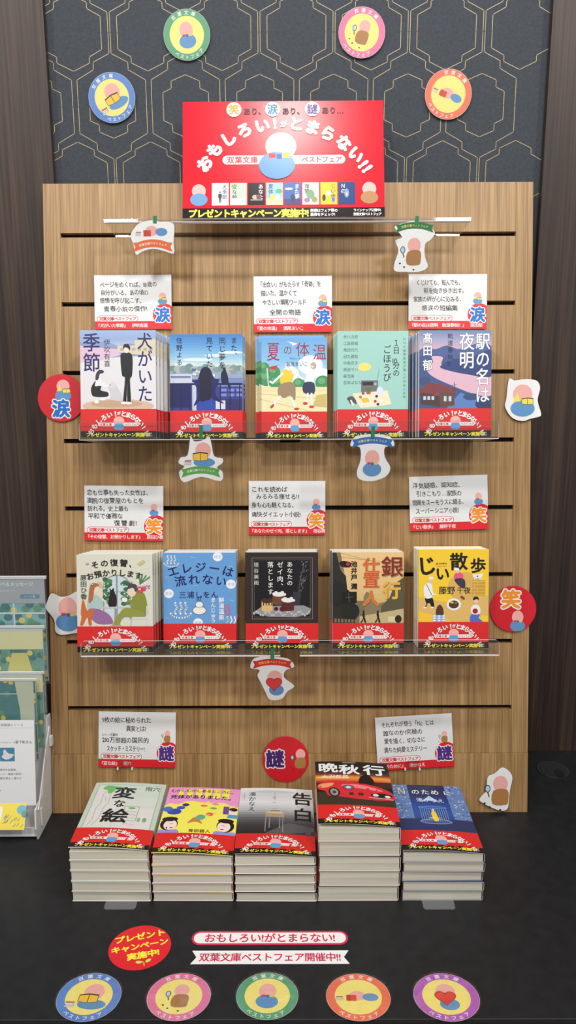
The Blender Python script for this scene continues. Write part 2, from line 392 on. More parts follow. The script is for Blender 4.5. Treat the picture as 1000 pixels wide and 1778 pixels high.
def cv_blue(a):
    a.bands(0, 100, 105, 148, [(226, 232, 220), (150, 198, 226), (96, 158, 214), (66, 128, 196)])
    for x, y, rx, ry in ((40, 112, 22, 2.4), (66, 118, 16, 2), (88, 122, 18, 2), (22, 106, 16, 2)): a.ell(x, y, rx, ry, (222, 232, 236))
    a.rect(0, 40, 105, 101, (150, 168, 190))
    for k in range(14): a.ell(4+8*k, 100-(k % 3), 6.5, 4+(k*5 % 4), [(118, 146, 142), (168, 182, 176), (134, 152, 160)][k % 3], 14)
    random.seed(3)
    for k in range(46):
        x = random.uniform(0, 100); y = random.uniform(76, 97); s = random.uniform(2, 7)
        a.rect(x, y, x+s, y+s*.5, random.choice([(232, 228, 224), (196, 176, 170), (120, 140, 176), (86, 104, 150), (214, 216, 224)]))
    a.rect(0, 40, 105, 84, (52, 60, 138)); a.rect(0, 78, 32, 92, (206, 208, 222)); a.rect(1, 86, 30, 89, (110, 128, 170)); a.rect(70, 74, 105, 86, (120, 136, 190))
    for k in range(9): a.rect(74+(k % 3)*11, 60+7*(k//3), 82+(k % 3)*11, 64+7*(k//3), (122, 140, 204))
    a.rect(0, 44, 30, 77, (28, 32, 92)); a.rect(32, 40, 38, 80, (196, 200, 220)); a.rect(66, 42, 84, 54, (214, 214, 230)); a.rect(80, 40, 105, 56, (44, 44, 104))
    a.rect(0, 76, 105, 79, (24, 28, 84))
    for x in (2, 15, 28, 72, 86, 100): a.rect(x, 40, x+1.6, 77, (24, 26, 76))
    a.poly([(38, 40), (42, 60), (60, 60), (66, 40)], (44, 74, 168))
    a.poly(smooth([(34, 46), (40, 62), (36, 78), (33, 82), (40, 84), (45, 98), (52, 102), (59, 98), (64, 86), (72, 84), (68, 76), (66, 62), (78, 50), (66, 54), (56, 60), (46, 56)], 4), (30, 30, 96))
    a.poly(smooth([(43, 56), (44, 92), (52, 101), (59, 93), (60, 60), (52, 54)], 4), (24, 22, 52))
    a.poly(smooth([(75, 79), (74, 92), (77, 97), (76, 103), (78.5, 100), (80, 103), (81, 97), (84, 88), (85, 80), (88, 72), (86, 70), (82, 78)], 3), (22, 24, 60))
    a.vtext('また、', 93, 144, 9.6, (26, 34, 70), 0, 1.1); a.vtext('同じ夢を', 76, 144, 10.6, (26, 34, 70), 0, 1.08)
    a.vtext('見ていた', 57.5, 144, 10.2, (26, 34, 70), 0, 1.08); a.vtext('住野よる', 14, 144, 9.2, (26, 34, 70), 0, 1.12)
def cv_summer(a):
    a.rect(0, 0, 105, 148, (238, 228, 178)); a.bands(0, 78, 105, 148, [(210, 230, 240), (140, 194, 232), (112, 168, 224)])
    for x, y, rx, ry in ((78, 108, 20, 14), (46, 96, 14, 10), (95, 96, 14, 8)): a.ell(x, y, rx, ry, (244, 246, 248))
    for x, y, r in ((8, 90, 14), (26, 84, 14), (20, 98, 10), (60, 80, 10), (98, 82, 12), (4, 104, 9)): a.ell(x, y, r, r*.9, (72, 146, 96)); a.ell(x-2, y+3, r*.5, r*.4, (104, 174, 116))
    a.rect(0, 70, 105, 76, (232, 222, 168)); a.line([(0, 66), (105, 58)], .8, (212, 196, 140)); a.line([(0, 58), (80, 40)], .8, (212, 196, 140))
    a.poly([(82, 48), (104, 46), (104, 66), (88, 64)], (206, 186, 116))
    a.poly([(8, 104), (10, 104), (12, 76), (10.4, 76)], (220, 220, 226)); a.poly([(8, 104), (26, 108), (22, 101)], (214, 48, 48))
    a.poly(smooth([(30, 94), (36, 102), (48, 100), (52, 94), (46, 82), (32, 78)], 3), (244, 206, 66))
    a.poly(smooth([(30, 80), (26, 66), (36, 60), (46, 64), (48, 60), (54, 58), (52, 82)], 3), (158, 136, 104))
    a.line([(30, 62), (20, 52), (18, 48)], 3.2, WHITE); a.line([(48, 60), (54, 46)], 3.2, WHITE); a.line([(34, 96), (18, 82), (14, 84)], 3, WHITE); a.line([(50, 97), (66, 88)], 3, WHITE)
    a.ell(44, 106, 6, 6, WHITE); a.ell(43, 107, 3.4, 3, (196, 214, 236)); a.ell(17, 48, 4, 2, (206, 64, 54), rot=.8); a.ell(56, 44, 4, 2, (206, 64, 54))
    a.poly(smooth([(70, 80), (82, 80), (86, 98), (80, 102), (72, 96)], 3), WHITE); a.poly(smooth([(68, 82), (67, 68), (84, 66), (84, 82)], 3), (52, 60, 92))
    a.line([(74, 66), (72, 54)], 3, WHITE); a.line([(80, 66), (80, 50)], 3, WHITE); a.ell(83, 107, 4.8, 5, (190, 170, 160)); a.ell(70, 52, 4, 2, (206, 64, 54)); a.ell(80, 47, 4, 2, (206, 64, 54))
    a.glyph('夏', 19, 128, 28, (164, 36, 56), 0, 0, .75, 1.05); a.glyph('の', 42, 130, 15, (164, 36, 56)); a.glyph('体', 66, 131, 22, (164, 36, 56)); a.glyph('温', 93, 127, 25, (164, 36, 56), 0, 0, .9)
    a.text('Maiko Seo', 45, 118, 4.6, (110, 120, 150), shear=.3); a.text('瀬尾まいこ', 39, 109.5, 7.2, (34, 40, 96)); a.poly([(40, 143), (58, 139), (50, 136), (48, 139)], WHITE); a.poly([(78, 108), (84, 106), (81, 104)], WHITE)
def cv_mint(a):
    a.rect(0, 0, 105, 148, (160, 208, 198))
    for i, s in enumerate(['赤川次郎', '江國香織', '角田光代', '田丸雅智', '中島京子', '原田マハ', '森浩美', '吉本ばなな']):
        a.text(s, 8.5, 140-9*i, 5.5, (38, 46, 46))
    a.vtext('１日10分の'.replace('10', '　'), 87, 137, 10.6, (34, 34, 34), .01, .98); a.text('10', 81.2, 107, 10, (34, 34, 34), bold=.01)
    a.vtext('ごほうび', 73.5, 129, 12.6, (34, 34, 34), .008, 1.02); a.vtext('ＮＨＫ国際放送が選んだ日本の名作', 99, 139, 4.2, (60, 74, 74), 0, 1.27)
    a.poly(smooth([(31, 98), (34, 103), (42, 104), (49, 101), (49, 96), (42, 93), (33, 94)], 3), (240, 222, 120))
    a.rect(35, 64, 60, 80, (112, 112, 116)); a.rect(37, 73, 53, 78, (44, 44, 46)); a.ell(56, 75, 2.2, 2.2, (176, 176, 176)); a.line([(59, 80), (62, 96)], .4, (90, 90, 90))
    a.poly([(22, 62), (74, 66), (80, 47), (60, 44), (34, 42), (28, 52)], (242, 228, 194))
    a.poly([(32, 56), (46, 58), (50, 49), (37, 47)], (236, 240, 240)); a.poly([(34, 55), (45, 56.5), (48, 50), (38, 48.6)], (238, 190, 60))
    a.ell(63, 65, 5, 6.4, (214, 228, 240)); a.ell(46, 63, 3.4, 2.6, (188, 92, 52))
    for k in range(6): a.line([(46, 64), (41+2*k, 71-abs(k-2.5))], .8, (70, 120, 60))
    for x, y, c in ((38, 62, (150, 60, 120)), (58, 58, (50, 60, 110)), (56, 51, (190, 60, 50)), (66, 52, WHITE), (60, 47, (60, 50, 110)), (34, 57, (180, 120, 60))): a.ell(x, y, 2.2, 2, c, 12)
    a.poly(smooth([(14, 54), (16, 57), (22, 58), (27, 53), (28, 47), (22, 50), (19, 47), (17, 51)], 3), (92, 84, 78)); a.line([(20, 52), (23, 46)], 2.6, (232, 226, 216))
def cv_station(a):
    a.rect(0, 0, 105, 148, (92, 116, 160)); a.bands(0, 118, 105, 148, [(224, 176, 190), (170, 164, 196), (110, 134, 176)])
    a.poly(smooth([(0, 120), (10, 124), (24, 122), (40, 127), (56, 122), (72, 126), (88, 130), (105, 126), (105, 108), (0, 108)], 3), (74, 96, 150))
    a.poly([(0, 112), (24, 114), (50, 110), (60, 104), (105, 108), (105, 40), (0, 40)], (64, 86, 138))
    a.poly(smooth([(18, 112), (34, 111), (32, 102), (40, 98), (70, 88), (105, 84), (105, 58), (80, 60), (52, 70), (20, 84), (10, 96), (20, 104)], 4), (222, 180, 198))
    a.poly(smooth([(30, 98), (44, 92), (76, 86), (105, 84), (105, 120), (80, 112), (50, 108)], 3), (48, 68, 124))
    a.poly([(60, 62), (105, 46), (105, 40), (40, 40)], (92, 128, 190)); a.ell(76, 56, 12, 5, (58, 80, 124)); a.ell(8, 78, 9, 6, (58, 76, 120)); a.ell(96, 46, 14, 9, (44, 62, 108))
    a.poly([(2, 62), (30, 60), (30, 42), (2, 46)], (74, 58, 58)); a.poly([(30, 62), (50, 66), (52, 44), (30, 41)], (96, 70, 62))
    a.poly([(0, 66), (14, 76), (40, 72), (54, 66), (52, 60), (30, 64), (28, 59), (0, 62)], (126, 60, 66)); a.poly([(20, 58), (27, 64), (32, 57)], (140, 64, 62))
    for x in (6, 12, 18): a.rect(x, 52, x+4, 57, (196, 208, 222))
    for x in (36, 43): a.rect(x, 50, x+4, 57, (196, 208, 222))
    a.line([(51, 58), (51, 76)], .8, (60, 50, 60)); a.line([(48, 72), (54, 73)], .6, (60, 50, 60))
    a.vtext('駅の名は', 92.5, 145, 24.5, WHITE, .012, 1.0, .88, (60, 70, 120), .018); a.vtext('夜明', 69, 145, 25, WHITE, .012, 1.02, .92, (60, 70, 120), .018)
    a.vtext('髙田', 12, 145, 16, WHITE, .02, 1.05, .9, (50, 60, 100), .03); a.vtext('郁', 12, 108, 16, WHITE, .02, 1.05, .9, (50, 60, 100), .03)
    a.vtext('軌道春秋Ⅱ', 45, 144, 8.2, (34, 38, 60), 0, 1.15)
def flowers(a, x, y, s, cs, n=12):
    for k in range(n): a.ell(x+random.uniform(-s, s), y+random.uniform(-s*.6, s*.6), s*.24, s*.22, cs[k % len(cs)], 9)
def cv_window(a):
    a.rect(0, 0, 105, 148, (222, 220, 202))
    a.poly([(36, 50), (36, 98)]+[(55.5+19.5*cos(radians(180-k*15)), 98+20*sin(radians(180-k*15))) for k in range(13)]+[(75, 50)], (150, 156, 150))
    a.poly([(38, 50), (38, 98)]+[(55.5+17.5*cos(radians(180-k*15)), 98+18*sin(radians(180-k*15))) for k in range(13)]+[(73, 50)], (206, 220, 226))
    random.seed(5)
    for k in range(30): a.ell(random.choice([42, 68])+random.uniform(-4, 4), random.uniform(74, 112), 4, 3.4, [(62, 108, 70), (86, 136, 86)][k % 2], 10)
    for k in range(18): a.ell(random.choice([42, 68])+random.uniform(-5, 5), random.uniform(74, 112), 1, 1, WHITE, 8)
    a.rect(54.5, 52, 56.5, 117, (140, 146, 142)); a.line([(38, 92), (73, 92)], 1, (140, 146, 142))
    a.poly(smooth([(44, 70), (44, 82), (46, 92), (45, 98), (48, 95), (51, 98), (52, 92), (55, 84), (54, 70)], 3), (36, 34, 38))
    a.rect(32, 67, 76, 69.5, (196, 198, 196)); a.poly([(52, 67), (56, 67), (57, 44), (62, 41), (46, 41), (51, 44)], (150, 156, 156))
    a.poly(smooth([(14, 68), (16, 84), (24, 88), (32, 84), (36, 74), (32, 66), (18, 64)], 3), (174, 202, 196)); a.poly(smooth([(16, 66), (30, 66), (44, 58), (50, 46), (44, 43), (28, 44), (18, 54)], 3), (154, 108, 156))
    a.ell(25, 97, 6, 7, (242, 216, 196)); a.poly(smooth([(16, 76), (17, 94), (20, 104), (28, 105), (31, 101), (25, 98), (23, 86), (21, 78)], 3), (176, 112, 76)); a.line([(30, 88), (40, 76)], 2.4, (242, 216, 196))
    a.poly(smooth([(5, 60), (7, 78), (10, 78), (14, 64), (24, 66), (20, 50), (20, 42), (16, 42), (14, 54), (8, 42), (4, 42), (6, 54)], 3), (208, 108, 58))
    a.poly(smooth([(74, 56), (78, 90), (84, 96), (94, 88), (98, 66), (96, 56), (82, 52)], 3), (140, 146, 62)); a.poly(smooth([(92, 60), (70, 68), (60, 62), (50, 44), (58, 42), (66, 54), (92, 50)], 3), (150, 152, 74))
    a.ell(76, 92, 6, 7.4, (240, 214, 194)); a.poly(smooth([(70, 96), (73, 104), (82, 103), (85, 96), (81, 92), (78, 98)], 3), (72, 72, 76)); a.line([(80, 78), (68, 78)], 4, (140, 146, 62)); a.ell(66, 80, 4, 3.4, WHITE)
    a.poly([(76, 54), (98, 54), (98, 50), (76, 50)], (214, 216, 216)); a.line([(76, 52), (74, 40)], 1.8, (196, 198, 198)); a.line([(97, 70), (96, 40)], 1.8, (214, 216, 216))
    flowers(a, 88, 96, 8, [(204, 62, 84), (220, 92, 108)], 14); flowers(a, 90, 106, 7, [WHITE, (238, 226, 226)], 12); flowers(a, 98, 100, 5, [(170, 120, 180)], 8)
    for k in range(4): a.line([(88, 104), (86+5*k, 120-2*k)], 2, (88, 132, 88))
    for x, y in ((15, 134), (22, 103), (75, 106)): a.ell(x, y, 2.2, 1.6, (110, 104, 100), 8); a.ell(x, y, 1.3, .9, (222, 220, 202), 8)
    a.poly([(84, 134), (92, 140), (96, 137), (88, 131)], (206, 194, 140)); a.poly([(29, 108), (34, 106), (36, 98), (32, 98)], (206, 194, 140))
    a.arc('その復讐、', 53, 30, 106, 105, 76, 11.5, (44, 36, 30), .025); a.arc('お預かりします', 53, 10, 111, 108, 73, 11, (44, 36, 30), .025)
    a.vtext('原田ひ香', 9.5, 118, 9.2, (60, 76, 66), .015, 1.02)
def steam(a, x, y, s):
    for k in (-1, 0, 1): a.line([(x+k*s*.3+dx*s*.07, y+s*(.2+.12*i)) for i, dx in enumerate((0, -1, -.4, 1, .6, -.4, -.2))], s*.1, WHITE)
    a.line([(x+s*.62*cos(radians(190+16*k)), y+s*.3+s*.36*sin(radians(190+16*k))) for k in range(11)], s*.1, WHITE)
def cv_steam(a):
    a.rect(0, 0, 105, 148, (104, 160, 216))
    for x, y in ((79, 142), (98, 100), (8, 86), (50, 41)):
        a.ell(x, y, 7, 7, (240, 243, 246)); a.text('餅湯', x, y, 5, (150, 180, 214), 'c')
    steam(a, 12, 128, 17); steam(a, 25, 50, 24); steam(a, 98, 34, 18)
    for x0, y0, x1, y1 in ((40, 142, 48, 140), (94, 128, 101, 126), (2, 112, 8, 110), (96, 76, 103, 74), (2, 50, 8, 48), (44, 98, 50, 98)): a.line([(x0, y0), (x1, y1)], 1, (150, 190, 230))
    a.arc('エレジーは', 53, -6, 132, 107, 72, 17, (24, 34, 96), .02); a.arc('流れない', 53, -40, 148, 101, 78, 17, (24, 34, 96), .02)
    a.text('三浦しをん', 51, 84, 11, (24, 34, 96), 'c', .015, 1.05)
    a.ell(52, 60, 10, 6.4, (60, 60, 64)); a.ell(52, 60, 9.3, 5.8, (238, 238, 232)); a.ell(52, 69, 6, 5, (60, 60, 64)); a.ell(52, 69, 5.4, 4.4, (238, 238, 232))
    for k in (-1, 0, 1): a.line([(52+k*2.4, 75), (51+k*2.4, 78), (53+k*2.4, 81)], .9, (50, 50, 54))
    a.vtext('餅湯温泉', 84, 80, 8.2, WHITE, .02, 1.08); a.vtext('まんじゅう', 72, 80, 7.6, WHITE, .02, 1.05)
    a.poly([(90, 52), (97, 54), (95, 70), (88, 68)], (200, 90, 100)); a.poly([(91, 53.5), (96, 55), (94, 69), (89, 67)], (104, 160, 216)); a.vtext('名物', 92.5, 67, 6, (200, 70, 84))
def cv_cake(a):
    a.rect(0, 0, 105, 148, (48, 36, 34)); a.rect(9, 46, 97, 140, (120, 108, 100)); a.rect(10, 47, 96, 139, (26, 22, 24)); a.rect(12, 49, 94, 137, (92, 84, 80)); a.rect(12.8, 49.8, 93.2, 136.2, (20, 17, 20))
    random.seed(9)
    for k in range(60):
        y = random.uniform(72, 136); x = 76+(y-72)*.16+random.uniform(-4, 8)*(y-66)/60; a.ell(x, y, .9, 1.5, random.choice([(110, 106, 106), (70, 66, 68)]), 6)
    a.line([(75, 68), (78, 100), (84, 128)], 1.2, (80, 76, 76)); a.poly([(70, 66), (78, 66), (80, 88), (68, 88)], (52, 50, 56))
    a.poly([(10, 56), (24, 66), (84, 67), (95, 62), (92, 54), (72, 49), (34, 50)], (150, 148, 152))
    for k in range(26): a.ell(12+3.2*k, 55+3*sin(k*1.3), 1.6, 1.6, (196, 194, 198), 8)
    for x, y, r, c, t in ((31, 66, 8, (222, 184, 120), (70, 42, 30)), (48, 76, 9, (112, 72, 46), (238, 234, 230)), (61, 67, 9, (86, 36, 36), (238, 234, 230))):
        a.rect(x-r, y-6, x+r, y+8, c); a.ell(x, y-6, r, 2.6, c); a.ell(x, y+8, r, 3.4, t)
        for k in range(6): a.ell(x-r+2+k*r/3, y+9+2*sin(k*2), 2.6, 2.2, t, 9)
        if t[0] < 100:
            for k in range(4): a.rect(x-6+4*k, y+1, x-4.4+4*k, y+8, t)
    a.ell(54, 62, 5, 4, (90, 24, 28)); a.ell(44, 62, 3, 3, (70, 22, 26))
    a.vtext('あなたの', 64, 134, 8.6, (238, 234, 226), .01, 1.1); a.vtext('ゼイ肉、', 50, 134, 9.4, (238, 234, 226), .01, 1.15); a.vtext('落とします', 36, 134, 9.2, (238, 234, 226), .01, 1.12)
    a.vtext('垣谷美雨', 15.5, 133, 7.6, (226, 222, 214), 0, 1.2)
def cv_amber(a):
    a.bands(0, 40, 105, 148, [(196, 160, 100), (228, 192, 132), (236, 198, 140)])
    a.poly([(0, 148), (6, 148), (12, 122), (20, 112), (22, 92), (26, 88), (30, 60), (40, 44), (40, 40), (0, 40)], (44, 40, 34)); a.poly([(6, 148), (12, 122), (18, 116), (12, 148)], (136, 116, 82))
    a.poly([(50, 88), (60, 84), (64, 70), (78, 72), (88, 84), (105, 92), (105, 40), (46, 40), (46, 80)], (136, 122, 88)); a.poly([(105, 110), (92, 100), (84, 78), (72, 66), (70, 40), (105, 40)], (92, 84, 62))
    a.poly([(36, 74), (48, 74), (48, 40), (34, 40)], (124, 110, 80)); a.poly([(40, 50), (105, 62), (105, 40), (40, 40)], (196, 178, 128))
    a.ell(9, 84, 14, 20, (32, 32, 28)); a.ell(26, 58, 14, 14, (32, 32, 28)); a.rect(14, 70, 36, 88, (24, 22, 20)); a.line([(20, 79), (30, 80)], .6, (120, 110, 90)); a.line([(25, 72), (24, 86)], .6, (120, 110, 90))
    a.poly(smooth([(10, 132), (16, 135), (26, 133), (28, 129), (25, 125), (14, 126)], 3), (34, 24, 22)); a.ell(23, 130, 2.6, 2.8, (190, 50, 50)); a.line([(0, 132), (12, 131)], .9, (40, 34, 30))
    a.line([(0, 143), (105, 128)], .4, (100, 80, 60)); a.line([(8, 148), (60, 134)], .4, (100, 80, 60))
    for x in (45, 66): a.poly(smooth([(x-4, 41), (x, 47), (x-1, 54), (x+2, 56), (x+3, 48), (x+5, 41), (x+2, 41), (x+1, 46), (x-1, 41)], 3), (24, 22, 20)); a.ell(x+1, 57.5, 1.5, 1.8, (24, 22, 20), 10)
    for k in range(7): a.rect(3+5*k, 41, 6.4+5*k, 47-k*.3, (120, 110, 84))
    a.rect(82, 42, 94, 50, (220, 204, 160)); a.ell(97, 46, 5, 6, (40, 36, 30))
    B = (50, 22, 14)
    for ch, x, y, s, c in (('銀', 88, 126, 33, (132, 46, 34)), ('行', 87, 90, 28, (232, 176, 44)), ('仕', 57, 128, 25, (218, 98, 44)), ('置', 57, 106, 25, (206, 86, 40)), ('人', 57, 78, 25, (222, 112, 44))):
        a.glyph(ch, x+.6, y-.6, s, B, .035); a.glyph(ch, x, y, s, c, .022, 0, 1, 1, (232, 190, 130), .014)
    a.vtext('池井戸', 32, 135, 9.6, (24, 20, 18), .035, 1.05); a.vtext('潤', 32, 101, 9.6, (24, 20, 18), .035)
def cv_walk(a):
    a.rect(0, 0, 105, 148, (248, 206, 52)); a.ell(70, 92, 26, 22, (222, 178, 96)); a.poly([(0, 78), (36, 70), (60, 70), (105, 80), (105, 48), (96, 50), (88, 40), (36, 40), (0, 56)], (226, 184, 104))
    a.poly([(0, 56), (44, 44), (50, 40), (0, 40)], (246, 200, 56)); a.rect(80, 78, 100, 102, (206, 160, 60))
    for k in range(5): a.line([(80, 80+5*k), (100, 80+5*k)], .5, (244, 214, 130)); a.line([(84+4*(k % 2), 80+5*k), (84+4*(k % 2), 85+5*k)], .5, (244, 214, 130))
    BK = (26, 24, 24)
    a.glyph('じ', 12, 124, 30, BK, .035, .1); a.glyph('い', 36, 112, 22, BK, .035); a.glyph('散', 60, 130, 27, BK, .03, .03); a.glyph('歩', 89, 124, 24, BK, .03, -.05); a.text('JII SANPO', 26, 127, 3.6, BK, bold=.03); a.text('FUJINO CHIYA', 27, 123, 2.2, (150, 60, 30))
    a.text('藤野', 30, 87, 12.5, BK, bold=.012); a.text('千夜', 57, 87, 10.6, BK, bold=.012)
    a.poly([(12, 78), (20, 78), (19, 68), (12, 68)], BK); a.poly(smooth([(10, 76), (12, 66), (8, 62), (12, 62), (15, 72), (20, 62), (24, 62), (20, 78)], 3), BK); a.poly(smooth([(10, 76), (8, 92), (14, 98), (20, 96), (22, 84), (28, 80), (21, 80), (20, 76)], 3), WHITE); a.ell(18, 102, 3, 4, (236, 196, 170)); a.ell(19, 105.5, 3.6, 2.2, WHITE); a.line([(12, 96), (20, 80)], .8, BK); a.ell(10, 61.5, 2.4, 1.2, WHITE); a.ell(21, 61.5, 2.4, 1.2, WHITE)
    a.ell(60, 108, 7, 6, (232, 90, 130)); a.poly(smooth([(54, 104), (68, 104), (70, 92), (66, 90), (58, 96)], 3), (60, 56, 70)); a.ell(58, 116, 3.2, 3.4, (236, 200, 176)); a.ell(57, 118.5, 4, 2, WHITE)
    a.ell(88, 108, 7, 3, WHITE); a.ell(94, 110, 2.6, 2.2, WHITE); a.ell(88, 108, 1.4, 1, BK, 8); a.ell(82, 110, 2, 1, WHITE)
    for x in (83, 86, 91, 93): a.rect(x, 103, x+1, 107, WHITE)
    a.ell(53, 66, 10.6, 9, WHITE); a.ell(53, 66, 7.6, 6, (86, 50, 36)); a.ell(50, 69, 3, 1.6, (230, 170, 80)); a.ell(56, 68, 2.4, 1.4, (90, 140, 70)); a.ell(66, 76, 4, 2, (120, 70, 40), rot=-.6)
    a.poly(smooth([(27, 50), (27, 60), (32, 66), (37, 60), (37, 50)], 3), (84, 56, 44)); a.poly([(22, 40), (22, 50), (40, 50), (40, 40)], (150, 176, 220))
    for k in range(9): a.ell(24+(k % 3)*7, 42+(k//3)*3.4, 2.4, 1.2, (236, 240, 246), 8)
    a.poly(smooth([(78, 40), (80, 52), (92, 52), (90, 46), (96, 40)], 3), (80, 110, 200)); a.poly(smooth([(80, 52), (79, 62), (86, 66), (92, 62), (92, 52)], 3), (240, 236, 232)); a.ell(85, 56, 4, 4, (170, 30, 40)); a.ell(86, 71, 3.4, 4, (236, 200, 176)); a.poly(smooth([(82, 72), (83, 77), (89, 77), (90, 72), (87, 74)], 3), BK)
def cv_green(a):
    a.rect(0, 0, 105, 148, (196, 208, 192)); a.rect(6, 30, 99, 142, (150, 164, 148)); a.rect(6.8, 30.8, 98.2, 141.2, (204, 215, 200))
    a.rect(8, 40, 44, 140, (222, 218, 214)); a.rect(46, 92, 97, 112, (214, 216, 208)); a.rect(46, 40, 97, 88, (222, 218, 214))
    a.line([(24, 130), (18, 118), (19, 96), (15, 84), (16, 60), (12, 46)], .7, (150, 150, 150)); a.line([(28, 118), (30, 96), (26, 88), (24, 60), (18, 46)], .7, (150, 150, 150)); a.line([(22, 112), (26, 100)], .7, (150, 150, 150))
    a.poly(smooth([(14, 134), (20, 140), (32, 138), (44, 136), (42, 130), (34, 132), (30, 122), (24, 120), (22, 128), (16, 130)], 4), (108, 184, 92))
    a.line([(56, 58), (56, 90), (76, 90), (76, 58), (56, 58)], .8, (120, 150, 120))
    for k in range(3): a.line([(58, 64+7*k), (74, 64+7*k)], .8, (140, 160, 140))
    a.ell(66, 86, 5, 2, (96, 170, 90)); a.ell(80, 61, 2.4, 5, (150, 180, 150)); a.ell(88, 61, 3, 5, (120, 170, 120)); a.text('クサイハナシ'[:4], 60, 50, 4, (150, 170, 150))
    BK = (22, 22, 24)
    a.glyph('変', 48, 122, 34, BK, .03, 0, 1, .86); a.glyph('な', 46, 96, 18, BK, .03); a.glyph('絵', 46, 68, 40, BK, .03, 0, .95, .8); a.text('雨穴', 76, 134, 11, (50, 56, 50), bold=.01)
def cv_folk(a):
    a.rect(0, 0, 105, 148, (246, 236, 96)); a.poly(smooth([(0, 148), (105, 148), (105, 108), (96, 104), (84, 112), (60, 110), (34, 114), (20, 106), (6, 108), (0, 104)], 3), (236, 154, 206))
    a.text('むかしむかしあるところに、', 52, 139, 8.2, BLACK, 'c', .02, .9); a.text('死体がありました。', 52, 124, 10.4, BLACK, 'c', .03)
    a.ell(54, 76, 7, 6, (96, 176, 150), rot=.5); a.poly(smooth([(40, 68), (46, 76), (52, 72), (58, 62), (48, 66), (38, 62)], 3), (200, 130, 60)); a.ell(66, 84, 5, 4, (232, 96, 60)); a.line([(60, 80), (74, 88)], 2, (230, 190, 160))
    for x, y, c in ((56, 103, (226, 120, 90)), (70, 98, (110, 170, 90)), (72, 108, (226, 150, 120))): a.ell(x, y, 5, 2.4, c, 14)
    for s, x in ((1, 13), (-1, 90)):
        a.ell(x, 60, 12, 14, BLACK); a.ell(x+s*2, 58, 9, 11, (248, 224, 214)); a.ell(x, 71, 11, 5, BLACK); a.ell(x+s*4, 52, 2.4, 1.4, (206, 50, 60)); a.line([(x+s*1, 60), (x+s*5, 61)], .8, BLACK)
        a.poly(smooth([(x-14, 40), (x+14, 40), (x+12, 48), (x, 46), (x-12, 48)], 3), (150, 150, 220))
    a.ell(16, 88, 10, 7, (50, 70, 180)); a.ell(24, 97, 6, 4, (60, 80, 190)); a.ell(30, 104, 5, 3.6, (40, 50, 130)); a.ell(6, 94, 7, 6, (70, 110, 200)); a.rect(84, 86, 92, 104, (110, 70, 160)); a.ell(98, 92, 6, 6, (246, 222, 212)); a.ell(98, 98, 6, 4, BLACK); a.poly([(90, 78), (104, 78), (105, 86), (92, 86)], (90, 150, 220))
    a.text('青柳碧人', 56, 46, 7.6, (90, 60, 40), 'c', .015)
def cv_desk(a):
    a.rect(0, 0, 105, 148, (40, 40, 42)); a.bands(0, 40, 105, 148, [(34, 34, 38), (52, 52, 56), (96, 98, 100), (180, 182, 184), (222, 224, 226), (206, 208, 212), (232, 234, 236)], 20)
    a.ell(50, 138, 30, 4, (196, 198, 202)); a.rect(49, 118, 52, 140, (190, 192, 196)); a.ell(50, 124, 3, 1, (140, 142, 144)); a.ell(50, 112, 3, .9, (170, 172, 174)); a.ell(50, 98, 2.6, .8, (160, 160, 160))
    a.poly([(36, 40), (70, 66), (105, 58), (105, 40)], (88, 88, 92)); a.poly([(60, 40), (105, 50), (105, 40)], (60, 60, 64))
    a.rect(38, 78, 64, 86, (176, 148, 120)); a.poly([(38, 86), (64, 86), (60, 91), (42, 91)], (206, 184, 158)); a.poly([(44, 91), (58, 91), (57, 94), (46, 94)], (150, 122, 96))
    for x in (38.6, 62.4, 44, 58): a.line([(x, 79), (x-.4, 46 if x < 40 or x > 60 else 54)], 1.1, (150, 150, 154))
    a.glyph('告', 90, 124, 32, BLACK, .02, 0, .95, 1); a.glyph('白', 90, 86, 32, BLACK, .02, 0, .95, 1); a.vtext('湊かなえ', 18, 138, 11.4, (24, 24, 26), .005, 1.04, .95); a.vtext('MINATO', 6.5, 136, 3, (150, 100, 90), 0, .9)
